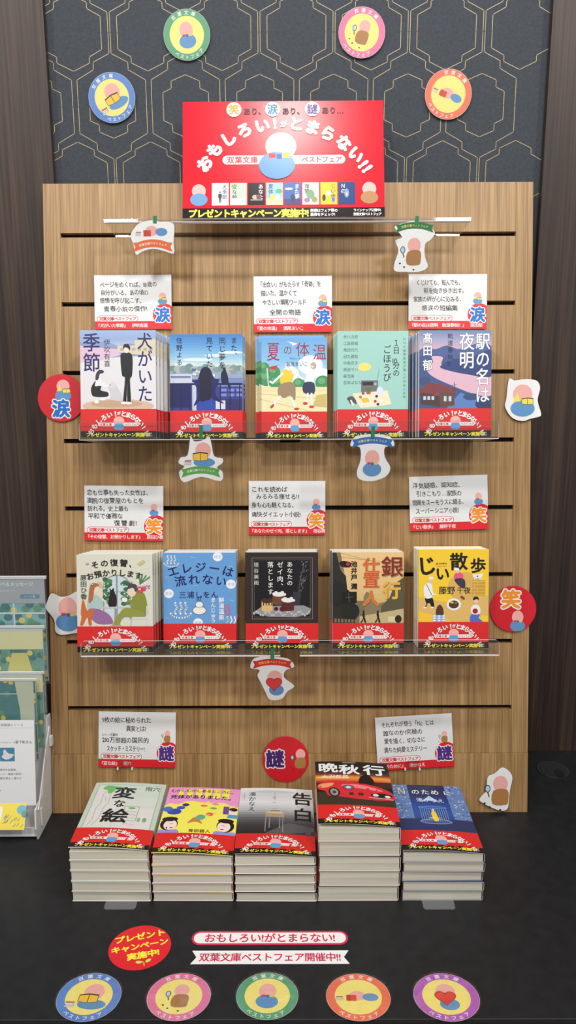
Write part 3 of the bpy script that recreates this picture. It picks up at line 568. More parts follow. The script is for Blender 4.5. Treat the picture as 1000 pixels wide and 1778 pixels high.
def cv_car(a):
    a.rect(0, 0, 105, 148, (24, 20, 22)); a.bands(0, 92, 105, 122, [(120, 40, 26), (224, 104, 40), (240, 160, 70), (120, 52, 40), (40, 28, 32)], 14)
    a.ell(24, 106, 24, 3, (250, 190, 110)); a.poly([(0, 92), (30, 97), (60, 95), (105, 99), (105, 84), (0, 84)], (62, 34, 24))
    a.poly(smooth([(60, 92), (62, 108), (66, 112), (68, 118), (74, 118), (76, 112), (80, 104), (80, 92)], 3), (20, 14, 16))
    a.rect(0, 40, 105, 70, (60, 48, 34)); a.poly(smooth([(2, 78), (4, 90), (20, 98), (44, 96), (66, 92), (90, 84), (104, 72), (104, 58), (80, 54), (50, 56), (30, 60), (16, 62), (12, 72)], 4), (214, 44, 54))
    a.poly(smooth([(2, 84), (8, 90), (24, 92), (20, 84), (8, 80)], 3), (240, 160, 110)); a.poly(smooth([(34, 86), (50, 90), (72, 86), (92, 76), (70, 78)], 3), (244, 128, 136))
    a.ell(44, 82, 8, 6, (140, 28, 40)); a.ell(44, 82, 6.4, 4.8, (90, 120, 150)); a.ell(44, 82, 3.4, 2.6, (220, 232, 240))
    a.ell(24, 70, 7.6, 11, (16, 14, 16), rot=.15); a.ell(24, 70, 5.4, 8.4, (150, 148, 146), rot=.15); a.ell(24, 70, 2.4, 3.6, (60, 58, 58))
    a.ell(88, 66, 15, 5, (20, 18, 20)); a.ell(80, 66, 4, 3, (220, 222, 226)); a.ell(96, 64, 4, 3, (220, 222, 226)); a.line([(70, 60), (103, 58)], 1.2, (190, 192, 196))
    a.glyph('晩', 18, 131, 34, WHITE, .03, 0, .86, .74); a.glyph('秋', 48, 127, 30, WHITE, .03, 0, 1, .86); a.glyph('行', 84, 128, 34, WHITE, .03, 0, .95, .8)
    a.text('大沢在昌', 8, 108, 9.6, WHITE, bold=.01); a.text('BANSHUKO', 40, 145, 3.4, (220, 210, 200), bold=.02)
def cv_cage(a):
    a.bands(0, 30, 105, 148, [(40, 56, 110), (34, 52, 110), (44, 84, 160), (30, 66, 150), (26, 36, 90), (24, 30, 70)], 16)
    random.seed(4)
    for x0, x1 in ((0, 26), (80, 105)):
        a.rect(x0, 66, x1, 148, (100, 128, 180))
        for k in range(60): a.ell(random.uniform(x0+1, x1-1), random.uniform(67, 147), 1.5, 1.2, random.choice([(196, 212, 236), (60, 90, 150), (150, 176, 214)]), 6)
    a.rect(0, 40, 105, 66, (40, 52, 96)); a.ell(54, 60, 22, 6, (120, 150, 200)); a.ell(54, 60, 20, 4.4, (60, 84, 140))
    for k in range(13): a.line([(36+3*k, 60), (36+3*k, 92+3*sin(k*pi/12))], .4, (180, 200, 220))
    a.ell(54, 92, 20, 3, (120, 170, 210)); a.ell(54, 92, 18, 2, (44, 96, 170)); a.poly([(40, 104), (54, 120), (68, 104), (60, 108), (48, 108)], (180, 210, 236))
    a.poly(smooth([(51, 62), (50, 78), (54, 84), (57, 78), (58, 62)], 3), (246, 208, 50)); a.ell(54, 86, 2, 2.2, (240, 210, 170)); a.line([(46, 68), (62, 68)], 1, (240, 240, 230))
    a.text('Ｎ', 8, 131, 20, (238, 214, 140), bold=.0, sx=.8); a.text('のため', 29, 129, 13, WHITE, bold=.01, pitch=1.08); a.text('に', 76, 129, 12, WHITE, bold=.01); a.text('湊かなえ', 34, 109, 10, (226, 232, 240), bold=.005, pitch=1.0)

def band_art(a, z):                              # the red paper band (y 0..40)
    a.z = z
    a.rect(0, .7, 105, 40, (218, 40, 38)); a.rect(0, .6, 105, 9.6, (28, 20, 20))
    a.rrect(24, 16.2, 81, 21.2, 2.4, WHITE); a.text('双葉文庫', 26, 18.6, 3.9, (214, 50, 46), bold=.03, pitch=1.1); a.text('ベストフェア', 61, 18.6, 3.2, (214, 50, 46), bold=.03)
    a.arc('おもしろい!', 53, -14, 44, 152, 96, 8.6, WHITE, .045, (170, 20, 22), .03, sizes={5: 1.15}, ry=48)
    a.arc('がとまらない!!', 53, -14, 44, 90, 28, 8.6, WHITE, .045, (170, 20, 22), .03, sizes={0: .6}, ry=48)
    a.ell(53, 23, 7.6, 6.8, PINK); a.rrect(46, 11, 60, 20, 4, (100, 160, 210))      # plain patches where the band shows a mascot
    a.text('プレゼントキャンペーン実施中!', 7, 4.6, 6.1, YEL, bold=.04, pitch=.98, sx=1.05)
    a.text('詳細は', 91, 6.4, 2.6, WHITE); a.text('裏面で!', 91, 3.2, 2.6, WHITE)

# ------------------------------------------------------------------ a paperback: cover (front, spine, back), page block, red paper band
def prof(x0, x1, z0, z1, r, th, y0, y1, a, c, edge=None):    # wrap-around sheet: open at x0 (fore-edge), round spine at x1
    o = [(x0, z1)]+[(x1-r+r*sin(radians(q)), z1-r+r*cos(radians(q))) for q in (0, 22, 45, 68, 90)]+[(x1-r+r*cos(radians(q)), z0+r-r*sin(radians(q))) for q in (0, 22, 45, 68, 90)]+[(x0, z0)]
    i = [(x0, z1-th)]+[(x1-r+(r-th)*sin(radians(q)), z1-r+(r-th)*cos(radians(q))) for q in (0, 22, 45, 68, 90)]+[(x1-r+(r-th)*cos(radians(q)), z0+r-(r-th)*sin(radians(q))) for q in (0, 22, 45, 68, 90)]+[(x0, z0+th)]
    n = len(o); vs = [(x, y0, z) for x, z in o]+[(x, y1, z) for x, z in o]+[(x, y0, z) for x, z in i]+[(x, y1, z) for x, z in i]
    fs = []
    for k in range(n-1):
        fs += [(k, k+1, n+k+1, n+k), (2*n+k+1, 2*n+k, 3*n+k, 3*n+k+1), (k, 2*n+k, 2*n+k+1, k+1), (n+k+1, 3*n+k+1, 3*n+k, n+k)]
    fs += [(0, n, 3*n, 2*n), (n-1, 3*n-1, 4*n-1, 2*n-1)]
    e = [f for f in fs if len(f) == 4]; a.raw(vs, [f for i, f in enumerate(fs) if i >= 4*(n-1) or i % 4 < 2], c); a.raw(vs, [f for i, f in enumerate(fs) if i < 4*(n-1) and i % 4 >= 2], edge or c)
def make_book(art, T, label, group, spine=(232, 231, 226), spine_text=None, ink_c=(40, 40, 50), curl=0.0, band=True, b0=.6, bo=.75):
    root = empty('paperback_book', (0, 0, 0)); tag(root, label, 'book', group)
    def wp(x, y, z):
        if not curl or z < T-1.2: return x, y, z
        q = max(0.0, min(1.0, x/105)); f = curl*(1-q**1.6)*(1-.25*y/148)+curl*.22*sin(pi*q)
        return x, y, z+f
    cx = [13*k for k in range(1, 8)] if curl else (); cy = [30, 60, 90, 120] if curl else ()
    a = Art(); prof(0, 105, 0, T, 2.2, .45, 0, 148, a, spine, (234, 232, 224))
    a.z = T+.01; art(a)
    if spine_text:                               # lettering down the spine
        z0 = T/2; y = 140
        for ch in spine_text:
            vs, fs, adv = glyph(ch); s = min(6.4, T*.55)
            a.raw([(105.06, y-s/2+(v[1]-.38)*s, z0-(v[0]-.5)*s) for v in vs], [f[::-1] for f in fs], ink_c); y -= s*1.05
    a.build('cover', root, wp if curl else None, cx, cy, clip=(-.01, -.01, 105.2, 148.01))
    a = Art(); a.box(1.0, .8, .5, 103.2, 147.2, T-1.3 if curl else T-.5, M_PAGES)
    if curl: a.box(1.4, 1.0, T-1.15, 103, 147, T-.7, M_PAGES)
    a.build('page_block', root, wp if curl else None, cx, cy)
    if band:
        a = Art(); prof(-.2, 105.35, -bo*.4, T+bo, 2.4, .15, b0+.1, 40, a, (206, 34, 34)); prof(-.3, 105.45, -bo*.4-.02, T+bo+.02, 2.4, .12, b0, 9.6, a, (28, 20, 20))
        band_art(a, T+bo+.03)
        a.build('paper_band', root, wp if curl else None, cx, cy, clip=(-.4, b0, 105.6, 41))
    return root
ORD = ['front', 'second', 'third', 'fourth', 'fifth', 'sixth', 'seventh']

# ================================================================== CLEAR SHELVES
def tray(name, label, u0px, u1px, vpx, s, depth, lip, group=None, o_ref=None):
    u0 = at_panel(u0px, vpx, depth).x; u1 = at_panel(u1px, vpx, depth).x
    t = empty(name, P(u0, s, 0), rot_of(ALPHA)); tag(t, label, 'shelf', group); w = u1-u0
    a = Art()
    pl = [(0, 0), (w, 0), (w, 1), (0, 1)]
    a.box(1.5, -3, 0.1, w-1.5, 0, depth-3, M_ACR); a.build('shelf_plate', t)
    a = Art(); pts = [(0, -3)]+[(x, y) for x, y in rrect(0, -3, w, lip, min(6, lip*.4)) if y > 0]
    pts = [(0, -3), (w, -3)]+[(w-6+6*cos(radians(q)), lip-6+6*sin(radians(q))) for q in range(0, 91, 15)]+[(6+6*cos(radians(q)), lip-6+6*sin(radians(q))) for q in range(90, 181, 15)] if lip > 8 else [(0, -3), (w, -3), (w, lip), (0, lip)]
    a.slab(pts, depth-3, depth, M_ACR, M_EDGE); a.build('front_lip', t)
    a = Art(); a.box(0.5, -3.15, depth-7, w-.5, -2.4, depth+.25, M_EDGE); a.build('polished_edge', t)
    return t, u0, w
S_TOP, S_UP, S_LOW = 860.0, 560.0, 260.0
D_TR = 84.0
tray('clear_shelf', 'long flat clear acrylic shelf at the top holding the red sign', 180, 818, 379, S_TOP, 66, 1.6)
tray('clear_shelf', 'clear lipped shelf under the two left piles of standing books in the upper row', 137, 487, 760, S_UP, D_TR, 22)
tray('clear_shelf', 'clear lipped shelf under the three right piles of standing books in the upper row', 520, 866, 760, S_UP, D_TR, 22)
tray('clear_shelf', 'clear lipped shelf at left of the lower row of standing books', 140, 487, 1132, S_LOW, D_TR, 19)
tray('clear_shelf', 'clear lipped shelf at right of the lower row of standing books', 520, 867, 1132, S_LOW, D_TR, 19)

# ================================================================== STANDING BOOKS
RA = rot_of(ALPHA)
def row(art, s, L, Rr, top, n, T, short, group, where, spine=(232, 231, 226), st=None, ic=(40, 40, 50), dx=0.0, back_dx=0.0, lift=0.0, rise=0.0):
    of = 1.5+n*(T+1.6)-.8
    vb = 757 if s > 400 else 1130
    vm = (top+vb)/2
    x0 = at_panel(L, vm, of).x; x1 = at_panel(Rr, vm, of).x
    h = pc(at_panel((L+Rr)/2, top, of))[1]-s-.3
    first = make_book(art, T, '', group, spine, st, ic)
    for k in range(n):                           # k = 0 is the front copy
        b = first if k == 0 else copy_tree(first)
        o = 1.5+(n-1-k)*(T+1.6)
        b.location = P(x0+(back_dx*k+(random.uniform(-1.4, 1.4) if k else 0)), s+.3, o)*MM
        b.rotation_euler = RA; b.scale = ((x1-x0)/105, (h+(rise if k else 0))/148, 1)
        b['label'] = short+', '+where+(', front copy' if k == 0 else ', '+ORD[k]+' from the front')
UP, LO = 'standing books in the upper row', 'standing books in the lower row'
row(cv_dog, S_UP, 139.5, 270.5, 573, 5, 12.6, 'white paperback showing a dog', UP, 'upper left pile', st='犬がいた季節', ic=(36, 40, 104), back_dx=3)
row(cv_blue, S_UP, 295, 421, 580, 4, 10, 'blue paperback with a cat on a railing', UP, 'upper second pile', st='また同じ夢', ic=(60, 70, 140), back_dx=1)
row(cv_summer, S_UP, 454, 568, 586, 3, 9, 'sky blue paperback with two running children', UP, 'upper middle pile', (240, 236, 208), back_dx=-4, rise=5)
row(cv_mint, S_UP, 586, 709, 574.5, 4, 10, 'mint green paperback with a radio and picnic cloth', UP, 'upper fourth pile', (176, 214, 204), back_dx=-1.2)
row(cv_station, S_UP, 728, 853, 573, 5, 11, 'dusky blue paperback with a red roof', UP, 'upper right pile', (214, 218, 226), back_dx=-2.2)
row(cv_window, S_LOW, 133.5, 265, 963, 5, 13, 'cream paperback with a couple at a cafe table', LO, 'lower left pile', (222, 222, 214), 'その復讐', (60, 60, 50), back_dx=1.5)
row(cv_steam, S_LOW, 283.5, 409.5, 960, 4, 12, 'bright blue paperback with white steam marks', LO, 'lower second pile', (222, 226, 232), 'エレジーは', (40, 60, 140))
row(cv_cake, S_LOW, 426.5, 552.5, 959, 4, 12, 'dark paperback with cakes on lace', LO, 'lower middle pile', (225, 222, 218))
row(cv_amber, S_LOW, 577, 701, 959, 4, 12, 'amber paperback with big orange lettering', LO, 'lower fourth pile', (224, 220, 210))
row(cv_walk, S_LOW, 726.5, 848.5, 954, 4, 11.5, 'yellow paperback with strolling figures', LO, 'lower right pile', (240, 234, 214))

# ================================================================== FLAT STACKS ON THE TABLE
YS = 857.6
def stack(art, L, Rr, vtop, n, short, where, spine, curl, j=0.0, rtop=0.0):
    x0 = at_y(L, 1566, YS).x; x1 = at_y(Rr, 1566, YS).x
    H = at_y((L+Rr)/2, vtop, YS).z; T = H/n
    Art.STEP = 0.001; Art.BS = 0.0003            # thinner ink films inside the pile
    first = make_book(art, T-.75, '', 'flat piles of books on the table', spine, b0=2.5, bo=.36)
    Art.STEP = 0.004; Art.BS = 0.002
    top = make_book(art, T-1.2, '', 'flat piles of books on the table', spine, curl=curl)
    for k in range(n):
        b = top if k == n-1 else (first if k == 0 else copy_tree(first))
        b.location = Vector((x0+random.uniform(-1, .6), YS+random.uniform(-.6, 1.2), .45+k*T))*MM
        b.rotation_euler = (0, 0, radians(random.uniform(-.5, .5)+(rtop if k == n-1 else 0))); b.scale = ((x1-x0-.8)/105, 1, 1)
        b['label'] = short+', topmost in the '+where if k == n-1 else short+', '+('bottom' if k == 0 else ['', 'second from the bottom', 'third from the bottom', 'fourth from the bottom'][k])+' in the '+where
stack(cv_green, 126, 264, 1477, 5, 'pale green paperback', 'leftmost flat pile', (214, 222, 212), 5)
stack(cv_folk, 266.5, 407, 1486, 5, 'pink and yellow paperback', 'flat pile next to leftmost', (226, 190, 214), 5)
stack(cv_desk, 409.5, 550.5, 1488, 5, 'grey paperback with a school desk', 'middle flat pile', (226, 214, 206), 5)
stack(cv_car, 553, 694, 1435, 5, 'thick dark paperback with a red car', 'tall flat pile', (220, 190, 184), 5)
stack(cv_cage, 698, 839, 1481, 5, 'navy blue paperback with a birdcage', 'rightmost flat pile', (60, 70, 110), 5)
for px, lb in ((209, 'leftmost'), (762, 'rightmost')):
    p = at_z(px, 1573); a = Art(); a.slab(rrect(-20, -6.5, 20, 14, 4), 0.02, 0.4, clear('tab_plastic', (0.6, 0.62, 0.64), 1, .2, .12)); o = a.build('plastic_tab'); o.location = (p.x*MM, p.y*MM, 0)
    tag(o, 'clear plastic tab poking out from under the '+lb+' flat pile of books', 'plastic tab', 'plastic tabs')

# ================================================================== PRINTED STICKERS: props the mascot held stay, the mascot itself is left out as plain colour patches
def open_book(a, x, y, s, c, page=(70, 62, 60)):
    a.poly([(x-s, y+s*.45), (x, y+s*.62), (x+s, y+s*.5), (x+s, y-s*.5), (x, y-s*.62), (x-s, y-s*.5)], (60, 48, 40))
    a.poly([(x-s*.94, y+s*.3), (x-s*.04, y+s*.45), (x-s*.04, y-s*.56), (x-s*.94, y-s*.44)], c); a.poly([(x+s*.94, y+s*.32), (x+s*.04, y+s*.45), (x+s*.04, y-s*.56), (x+s*.94, y-s*.44)], c)
def pile(a, x, y, s):
    for k in range(4):
        dx = s*.12*(1 if k % 2 else -1); a.rect(x-s+dx, y+k*s*.42, x+s+dx, y+k*s*.42+s*.36, (90, 84, 88)); a.rect(x-s*.94+dx, y+k*s*.42+s*.05, x+s*.9+dx, y+k*s*.42+s*.3, (236, 236, 232) if k < 3 else (206, 70, 60))
def glassp(a, x, y, s):
    a.line([(x, y-s*.8), (x+s*.35, y-s*2)], s*.34, (120, 90, 60)); a.ell(x, y, s*.72, s, (40, 50, 70)); a.ell(x, y, s*.52, s*.78, (190, 214, 230))
def heart(a, x, y, s):
    q = [(x+s*(16*sin(t)**3)/16, y+s*(13*cos(t)-5*cos(2*t)-2*cos(3*t)-cos(4*t))/16) for t in [2*pi*k/36 for k in range(36)]]
    a.poly(grow(q, s*.06), (110, 30, 34)); a.poly(q, (226, 60, 58))
def pockets(a, x, y, s):
    a.rect(x-s, y, x-s*.3, y+s*.5, (214, 60, 54)); a.rect(x-s*.2, y-s*.1, x+s*.3, y+s*.4, (60, 100, 180)); a.rect(x+s*.4, y, x+s*1.1, y+s*.55, (246, 206, 70))
def motif(a, kind, x, y, s):                     # s: half height of the picture
    if kind == 'read':
        a.ell(x+s*.2, y+s*.3, s*.52, s*.55, PINK); a.ell(x+s*.25, y-s*.5, s*.72, s*.32, DENIM); open_book(a, x, y-s*.1, s*.5, (244, 200, 60)); pile(a, x-s*.85, y-s*.7, s*.22)
    elif kind == 'look':
        a.ell(x+s*.1, y+s*.4, s*.38, s*.42, PINK); a.poly(smooth([(x-s*.25, y+s*.05), (x+s*.45, y+s*.1), (x+s*.5, y-s*.5), (x+s*.35, y-s*.7), (x-s*.3, y-s*.65)], 3), TAN); glassp(a, x-s*.55, y+s*.15, s*.2)
        for q in ((-.7, -.6), (-.45, -.8), (.1, -.95)): a.ell(x+s*q[0], y+s*q[1], s*.06, s*.05, (50, 40, 36), 8)
    elif kind == 'stand':
        a.ell(x, y+s*.3, s*.45, s*.52, PINK); a.ell(x, y-s*.4, s*.58, s*.45, DENIM); pockets(a, x, y-s*.1, s*.3)
    elif kind == 'lie':
        a.ell(x-s*.05, y+s*.05, s*.42, s*.32, PINK); a.ell(x+s*.6, y-s*.02, s*.4, s*.26, DENIM); a.rect(x-s*.6, y-s*.3, x-s*.1, y+s*.1, (214, 64, 52)); a.line([(x-s*.45, y-s*.3), (x-s*.45, y+s*.1)], s*.03, (120, 40, 30)); pile(a, x-s*.95, y-s*.28, s*.17)
    elif kind == 'love':
        a.ell(x, y+s*.35, s*.48, s*.5, PINK); a.ell(x+s*.1, y-s*.5, s*.48, s*.38, DENIM); heart(a, x-s*.05, y-s*.05, s*.5)
    elif kind == 'cry':
        a.ell(x, y+s*.3, s*.5, s*.5, PINK); a.ell(x, y-s*.42, s*.62, s*.42, DENIM); open_book(a, x+s*.25, y-s*.05, s*.3, (240, 226, 90)); a.poly([(x-s*.5, y-s*.1), (x-s*.28, y+s*.4), (x-s*.1, y-s*.05)], (244, 226, 90))
def badge(label, group, p, rot, k, ring, kind, roll_txt, thick, sy=1.0):
    """round badge, unit radius 41 before scaling; ring colour, yellow centre, white lettering"""
    t = empty('round_badge', p, rot, (k, k*sy, k)); tag(t, label, 'badge', group)
    a = Art(); a.slab(circle(0, 0, 41.5, 56), 0, thick, WHITE, (50, 52, 54)); a.build('backing_disc', t)
    a = Art(); a.z = thick+.01; a.ell(0, 0, 41.2, 41.2, ring, 56); a.ell(0, 0, 30.5, 30.5, (248, 232, 130), 48)
    motif(a, kind, 0, 0, 26)
    a.arc('双葉文庫', 0, 0, 35.6, 122, 62, 7.4, WHITE, .02); a.arc('ベストフェア', 0, 0, 35.8, 232, 306, 7.4, WHITE, .02, inside=True)
    a.build('printed_face', t)
    a = Art(); a.slab(circle(0, 0, 43.6, 56), thick+1.2, thick+1.5, M_LAM); a.build('clear_laminate', t)
    return t
BLUE, GRN, PNK, ORG, PUR = (92, 138, 208), (92, 164, 120), (232, 122, 162), (242, 118, 84), (186, 96, 190)
WG = 'round badges on the slate wallpaper'
for u, v, c, kd, rl, lb in ((194.5, 170, BLUE, 'read', 28, 'blue rimmed round badge on the slate wallpaper, far left'), (324.5, 61, GRN, 'stand', 12, 'green rimmed round badge high on the slate wallpaper'),
                        (628, 57, PNK, 'look', -16, 'pink rimmed round badge high on the slate wallpaper'), (778, 164, ORG, 'lie', -24, 'orange rimmed round badge on the slate wallpaper, far right')):
    p = at_y(u, v, YW-2.5); k = (at_y(u+40.5, v, YW-2.5).x-p.x)/41.5
    badge(lb, WG, (p.x, YW-.3, p.z), rot_of(0, radians(rl if c != GRN else 8)), k, c, kd, 0, 4)
TG = 'round stickers along the front of the table'
for u0, u1, v, c, kd, lb in ((98, 211, 1731, BLUE, 'read', 'blue rimmed round sticker lying flat on the black table, leftmost'), (254, 367, 1730.5, PNK, 'look', 'pink rimmed round sticker lying flat on the black table'),
                        (409, 519, 1729, GRN, 'stand', 'green rimmed round sticker lying flat in the middle of the black table front'), (565, 679, 1731, ORG, 'lie', 'orange rimmed round sticker lying flat on the black table'),
                        (717, 833, 1731, PUR, 'love', 'purple rimmed round sticker lying flat on the black table, rightmost')):
    p = at_z((u0+u1)/2, v); k = (at_z(u1, v)-at_z(u0, v)).length/2/42.5
    k2 = (at_z((u0+u1)/2, v-42)-at_z((u0+u1)/2, v+42)).length/2/42.5
    badge(lb, TG, (p.x, p.y, .1), (0, 0, radians(-2)), k, c, kd, 0, .4, k2/k)
# red round sticker and two white strips on the table
p = at_z(243, 1645); k = (at_z(296.5, 1645)-at_z(189.5, 1645)).length/2/50; k2 = (at_z(243, 1607)-at_z(243, 1683)).length/2/50
t = empty('round_sticker', (p.x, p.y, .1), (0, 0, radians(14)), (k, k2, k)); tag(t, 'plain red round sticker with yellow lettering lying on the black table', 'sticker')
a = Art(); a.slab(circle(0, 0, 50, 56), 0, .4, (224, 32, 44)); a.build('backing_disc', t)
a = Art(); a.z = .42; a.text('プレゼント', 2, 25, 17, YEL, 'c', .04, .98); a.text('キャンペーン', 0, 3, 16, YEL, 'c', .04, .96); a.text('実施中!', 4, -18, 16, YEL, 'c', .05)
a.line([(4, -42), (4, -35), (-3, -31)], 1.6, (200, 226, 90)); a.ell(-4, -33, 5, 3, (200, 226, 90), rot=-.4); a.ell(11, -33, 5, 3, (200, 226, 90), rot=.5); a.build('printed_lettering', t)
def strip(u0, u1, v0, v1, txt, lb, notch):
    p = at_z((u0+u1)/2, (v0+v1)/2); w = (at_z(u1, (v0+v1)/2)-at_z(u0, (v0+v1)/2)).length; h = (at_z(400, v0)-at_z(400, v1)).length
    t = empty('title_sticker', (p.x, p.y, .1)); tag(t, lb, 'sticker', 'white lettered strips on the table')
    a = Art()
    if notch: a.slab([(-w/2, -h/2), (w/2, -h/2), (w/2-6, 0), (w/2, h/2), (-w/2, h/2), (-w/2+6, 0)], 0, .4, WHITE)
    else:
        a.slab(rrect(-w/2, -h/2, w/2, h/2, h*.48), 0, .4, (214, 44, 84)); a.z = .41; a.rrect(-w/2+2.6, -h/2+2.6, w/2-2.6, h/2-2.6, h*.36, WHITE)
    a.build('strip', t); a = Art(); a.z = .45
    a.text(txt, 0, 0, h*.68, (206, 36, 80), 'c', .022, width=w*(.84 if not notch else .9))
    a.build('printed_lettering', t)
strip(333, 604, 1617, 1641, 'おもしろい!がとまらない!', 'white pill shaped sticker with pink rim and red lettering on the black table', False)
strip(332, 606, 1651, 1674, '双葉文庫ベストフェア開催中!!', 'white swallow tailed strip with red lettering below the pill shaped sticker', True)

# red discs on the display
def red_disc(label, u, v, r, o, kj, kc, kx, ky, ks, kind, mx, my, ms, tilt=ALPHA, roll=0):
    p = at_panel(u, v, o); k = (at_panel(u+r, v, o).x-p.x)/40
    t = empty('red_disc', p, rot_of(tilt, roll), (k, k, k)); tag(t, label, 'sticker', 'red discs with one big character')
    a = Art(); a.slab(circle(0, 0, 40, 56), 0, 1.2, (212, 26, 42)); a.build('disc', t)
    a = Art(); a.z = 1.22; motif(a, kind, mx, my, ms); a.glyph(kj, kx, ky, ks, kc, .045, 0, 1, 1, WHITE, .06)
    a.build('printed_face', t, clip=(-39, -39, 39, 39))
red_disc('red disc with a blue character, half behind the leftmost upper books', 107, 691, 41, 2, '涙', (24, 110, 196), -1, -18, 31, 'cry', 3, 13, 22)
red_disc('red disc with an orange character beside the rightmost lower books', 890.5, 1057, 40, 2, '笑', (238, 150, 44), -4, 17, 34, 'stand', 8, -21, 22)
red_disc('red disc with a purple character under the middle hanging tag', 495.5, 1318, 40, 2, '謎', (70, 30, 110), -18, 1, 32, 'look', 24, 0, 22)
# white die-cut stickers
def diecut(label, u, v, o, pts, kind, mx, my, ms, k=None, roll=0):
    p = at_panel(u, v, o); k = (at_panel(u+50, v, o).x-p.x)/50
    t = empty('die_cut_sticker', p, rot_of(ALPHA, roll), (k, k, k)); tag(t, label, 'sticker', 'white die-cut stickers on the display')
    pts = smooth(pts, 4)
    a = Art(); a.slab(pts, 0, 1.2, WHITE); a.build('cut_out_card', t)
    a = Art(); a.z = 1.22; motif(a, kind, mx, my, ms); a.build('printed_face', t)
diecut('white die-cut sticker on the right rim of the display, beside the upper books', 907, 695, 3, [(-24, 36), (-14, 34), (0, 36), (14, 36), (26, 32), (30, 20), (26, 0), (32, -22), (30, -28), (14, -32), (0, -36), (-18, -30), (-30, -12), (-28, 4)], 'cry', 0, 0, 34)
diecut('white die-cut sticker at the left rim of the display, partly behind the lower books', 116, 1062, 3, [(-26, 32), (-10, 26), (4, 28), (18, 35), (24, 24), (28, 0), (28, -32), (10, -38), (-10, -40), (-20, -34), (-22, -14), (-36, 6), (-34, 16)], 'stand', 2, -4, 36)
diecut('white die-cut sticker at the foot of the display, bottom right', 867, 1372, 5, [(-20, 24), (-8, 30), (4, 40), (16, 34), (22, 22), (18, 0), (16, -20), (14, -32), (4, -36), (-14, -30), (-32, -20), (-34, -14), (-22, 0), (-22, 12)], 'look', -2, -2, 34)

# ================================================================== HANDWRITTEN CARDS
KJ = {'涙': (24, 110, 196), '笑': (238, 150, 44), '謎': (84, 40, 130)}
def card(c0, c1, c2, c3, rows, title, kj, where, o=4.0, tilt=ALPHA):
    A, B, D = at_panel(*c0, o), at_panel(*c1, o), at_panel(*c3, o)     # top left, top right, bottom left
    k = (B-A).length/135; ky = (A-D).length/96; roll = math.atan2((B-A).dot(S_P), (B-A).x)
    t = empty('message_card', D, rot_of(ALPHA, roll), (k, ky, k)); tag(t, where, 'card', 'handwritten white message cards on the display')
    a = Art(); a.slab([(0, 0), (135, 0), (135, 96), (0, 96)], 0, .8, (232, 232, 232)); a.build('card_sheet', t)
    a = Art(); a.z = .82
    a.rect(0, 0, 135, 14, (222, 34, 44)); a.ell(122, 25, 20, 20, (222, 34, 44), 40); a.rrect(4, 13, 76, 24, 5.4, (214, 40, 50)); a.rrect(4.9, 13.9, 75.1, 23.1, 4.6, WHITE)
    a.text('双葉文庫ベストフェア', 8, 18.4, 7.2, (206, 30, 44), bold=.035, pitch=.9); a.text(title, 2, 6.6, 7.6, WHITE, bold=.01, pitch=.92)
    motif(a, {'涙': 'cry', '笑': 'stand', '謎': 'look'}[kj], 119, 54, 13)
    a.glyph(kj, 119, 25, 27, KJ[kj], .045, 0, 1, 1, WHITE, .06)
    random.seed(sum(map(ord, title)))
    for x, y, s, wd, txt in rows: a.text(txt, x, y, s, (24, 24, 26), bold=.01, jit=.05, shear=-.06, width=wd)
    a.build('print_and_handwriting', t, clip=(0, 0, 135, 96))
card((164, 478), (298, 477), (299, 573), (165, 572), [(9.5, 79, 10.6, 100, 'ページをめくれば、18歳の'), (11, 65, 10.6, 84, '自分がいる。あの頃の'), (9.5, 51, 10.6, 78, '感情を呼び起こす、'), (16, 36, 10.6, 77, '青春小説の傑作!')], '『犬がいた季節』　伊吹有喜', '涙', 'white handwritten card above the white dog paperback, top left')
card((441, 480), (577, 479), (577, 578), (441, 577), [(8, 82, 10.6, 108, '「出会い」がもたらす「奇跡」を'), (12, 67, 10.6, 63, '描いた、温かくて'), (15, 51, 10.6, 76, 'やさしい瀬尾ワールド'), (27, 34, 10.6, 54, '全開の物語')], '『夏の体温』　瀬尾まいこ', '涙', 'white handwritten card above the sky blue running children paperback')
card((710, 476), (846, 476), (844, 572), (709, 571), [(13, 81, 10.6, 80, 'くじけても、転んでも、'), (26, 67, 10.6, 74, '前を向き歩き出す。'), (8, 52, 10.6, 87, '家族の絆が心に沁みる、'), (22, 37, 10.6, 63, '感涙の短編集')], '『駅の名は夜明　軌道春秋Ⅱ』　高田郁', '涙', 'white handwritten card above the dusky blue station paperback, top right')
card((147, 843), (284, 844), (284, 939), (147, 938), [(4.5, 84, 10.6, 110, '恋も仕事も失った女性は、'), (3.5, 70, 10.6, 98, '凄腕の復讐屋のもとを'), (5.5, 56, 10.6, 70, '訪れる。史上最も'), (6, 43, 10.6, 60, '平和で優雅な'), (50, 31, 10.6, 40, '復讐劇!')], '『その復讐、お預かりします』　原田ひ香', '笑', 'white handwritten card with five lines above the cream cafe paperback')
card((432, 835), (565, 835), (564, 929), (432, 928), [(4.5, 81, 10.6, 64, 'これを読めば'), (12.6, 68, 10.6, 77, 'みるみる痩せる!?'), (5, 53, 10.6, 80, '身も心も軽くなる、'), (5, 36, 10.6, 87, '痛快ダイエット小説!')], '『あなたのゼイ肉、落とします』　垣谷美雨', '笑', 'white handwritten card above the dark cake paperback')
card((710, 828), (846, 824), (847, 919), (712, 922), [(6, 80, 10.6, 88, '浮気疑惑、認知症、'), (12, 65, 10.6, 78, '引きこもり…家族の'), (5, 50, 10.6, 93, '問題をユーモラスに綴る、'), (10, 35, 10.6, 75, 'スーパーシニア小説!')], '『じい散歩』　藤野千夜', '笑', 'white handwritten card above the yellow strolling figures paperback')
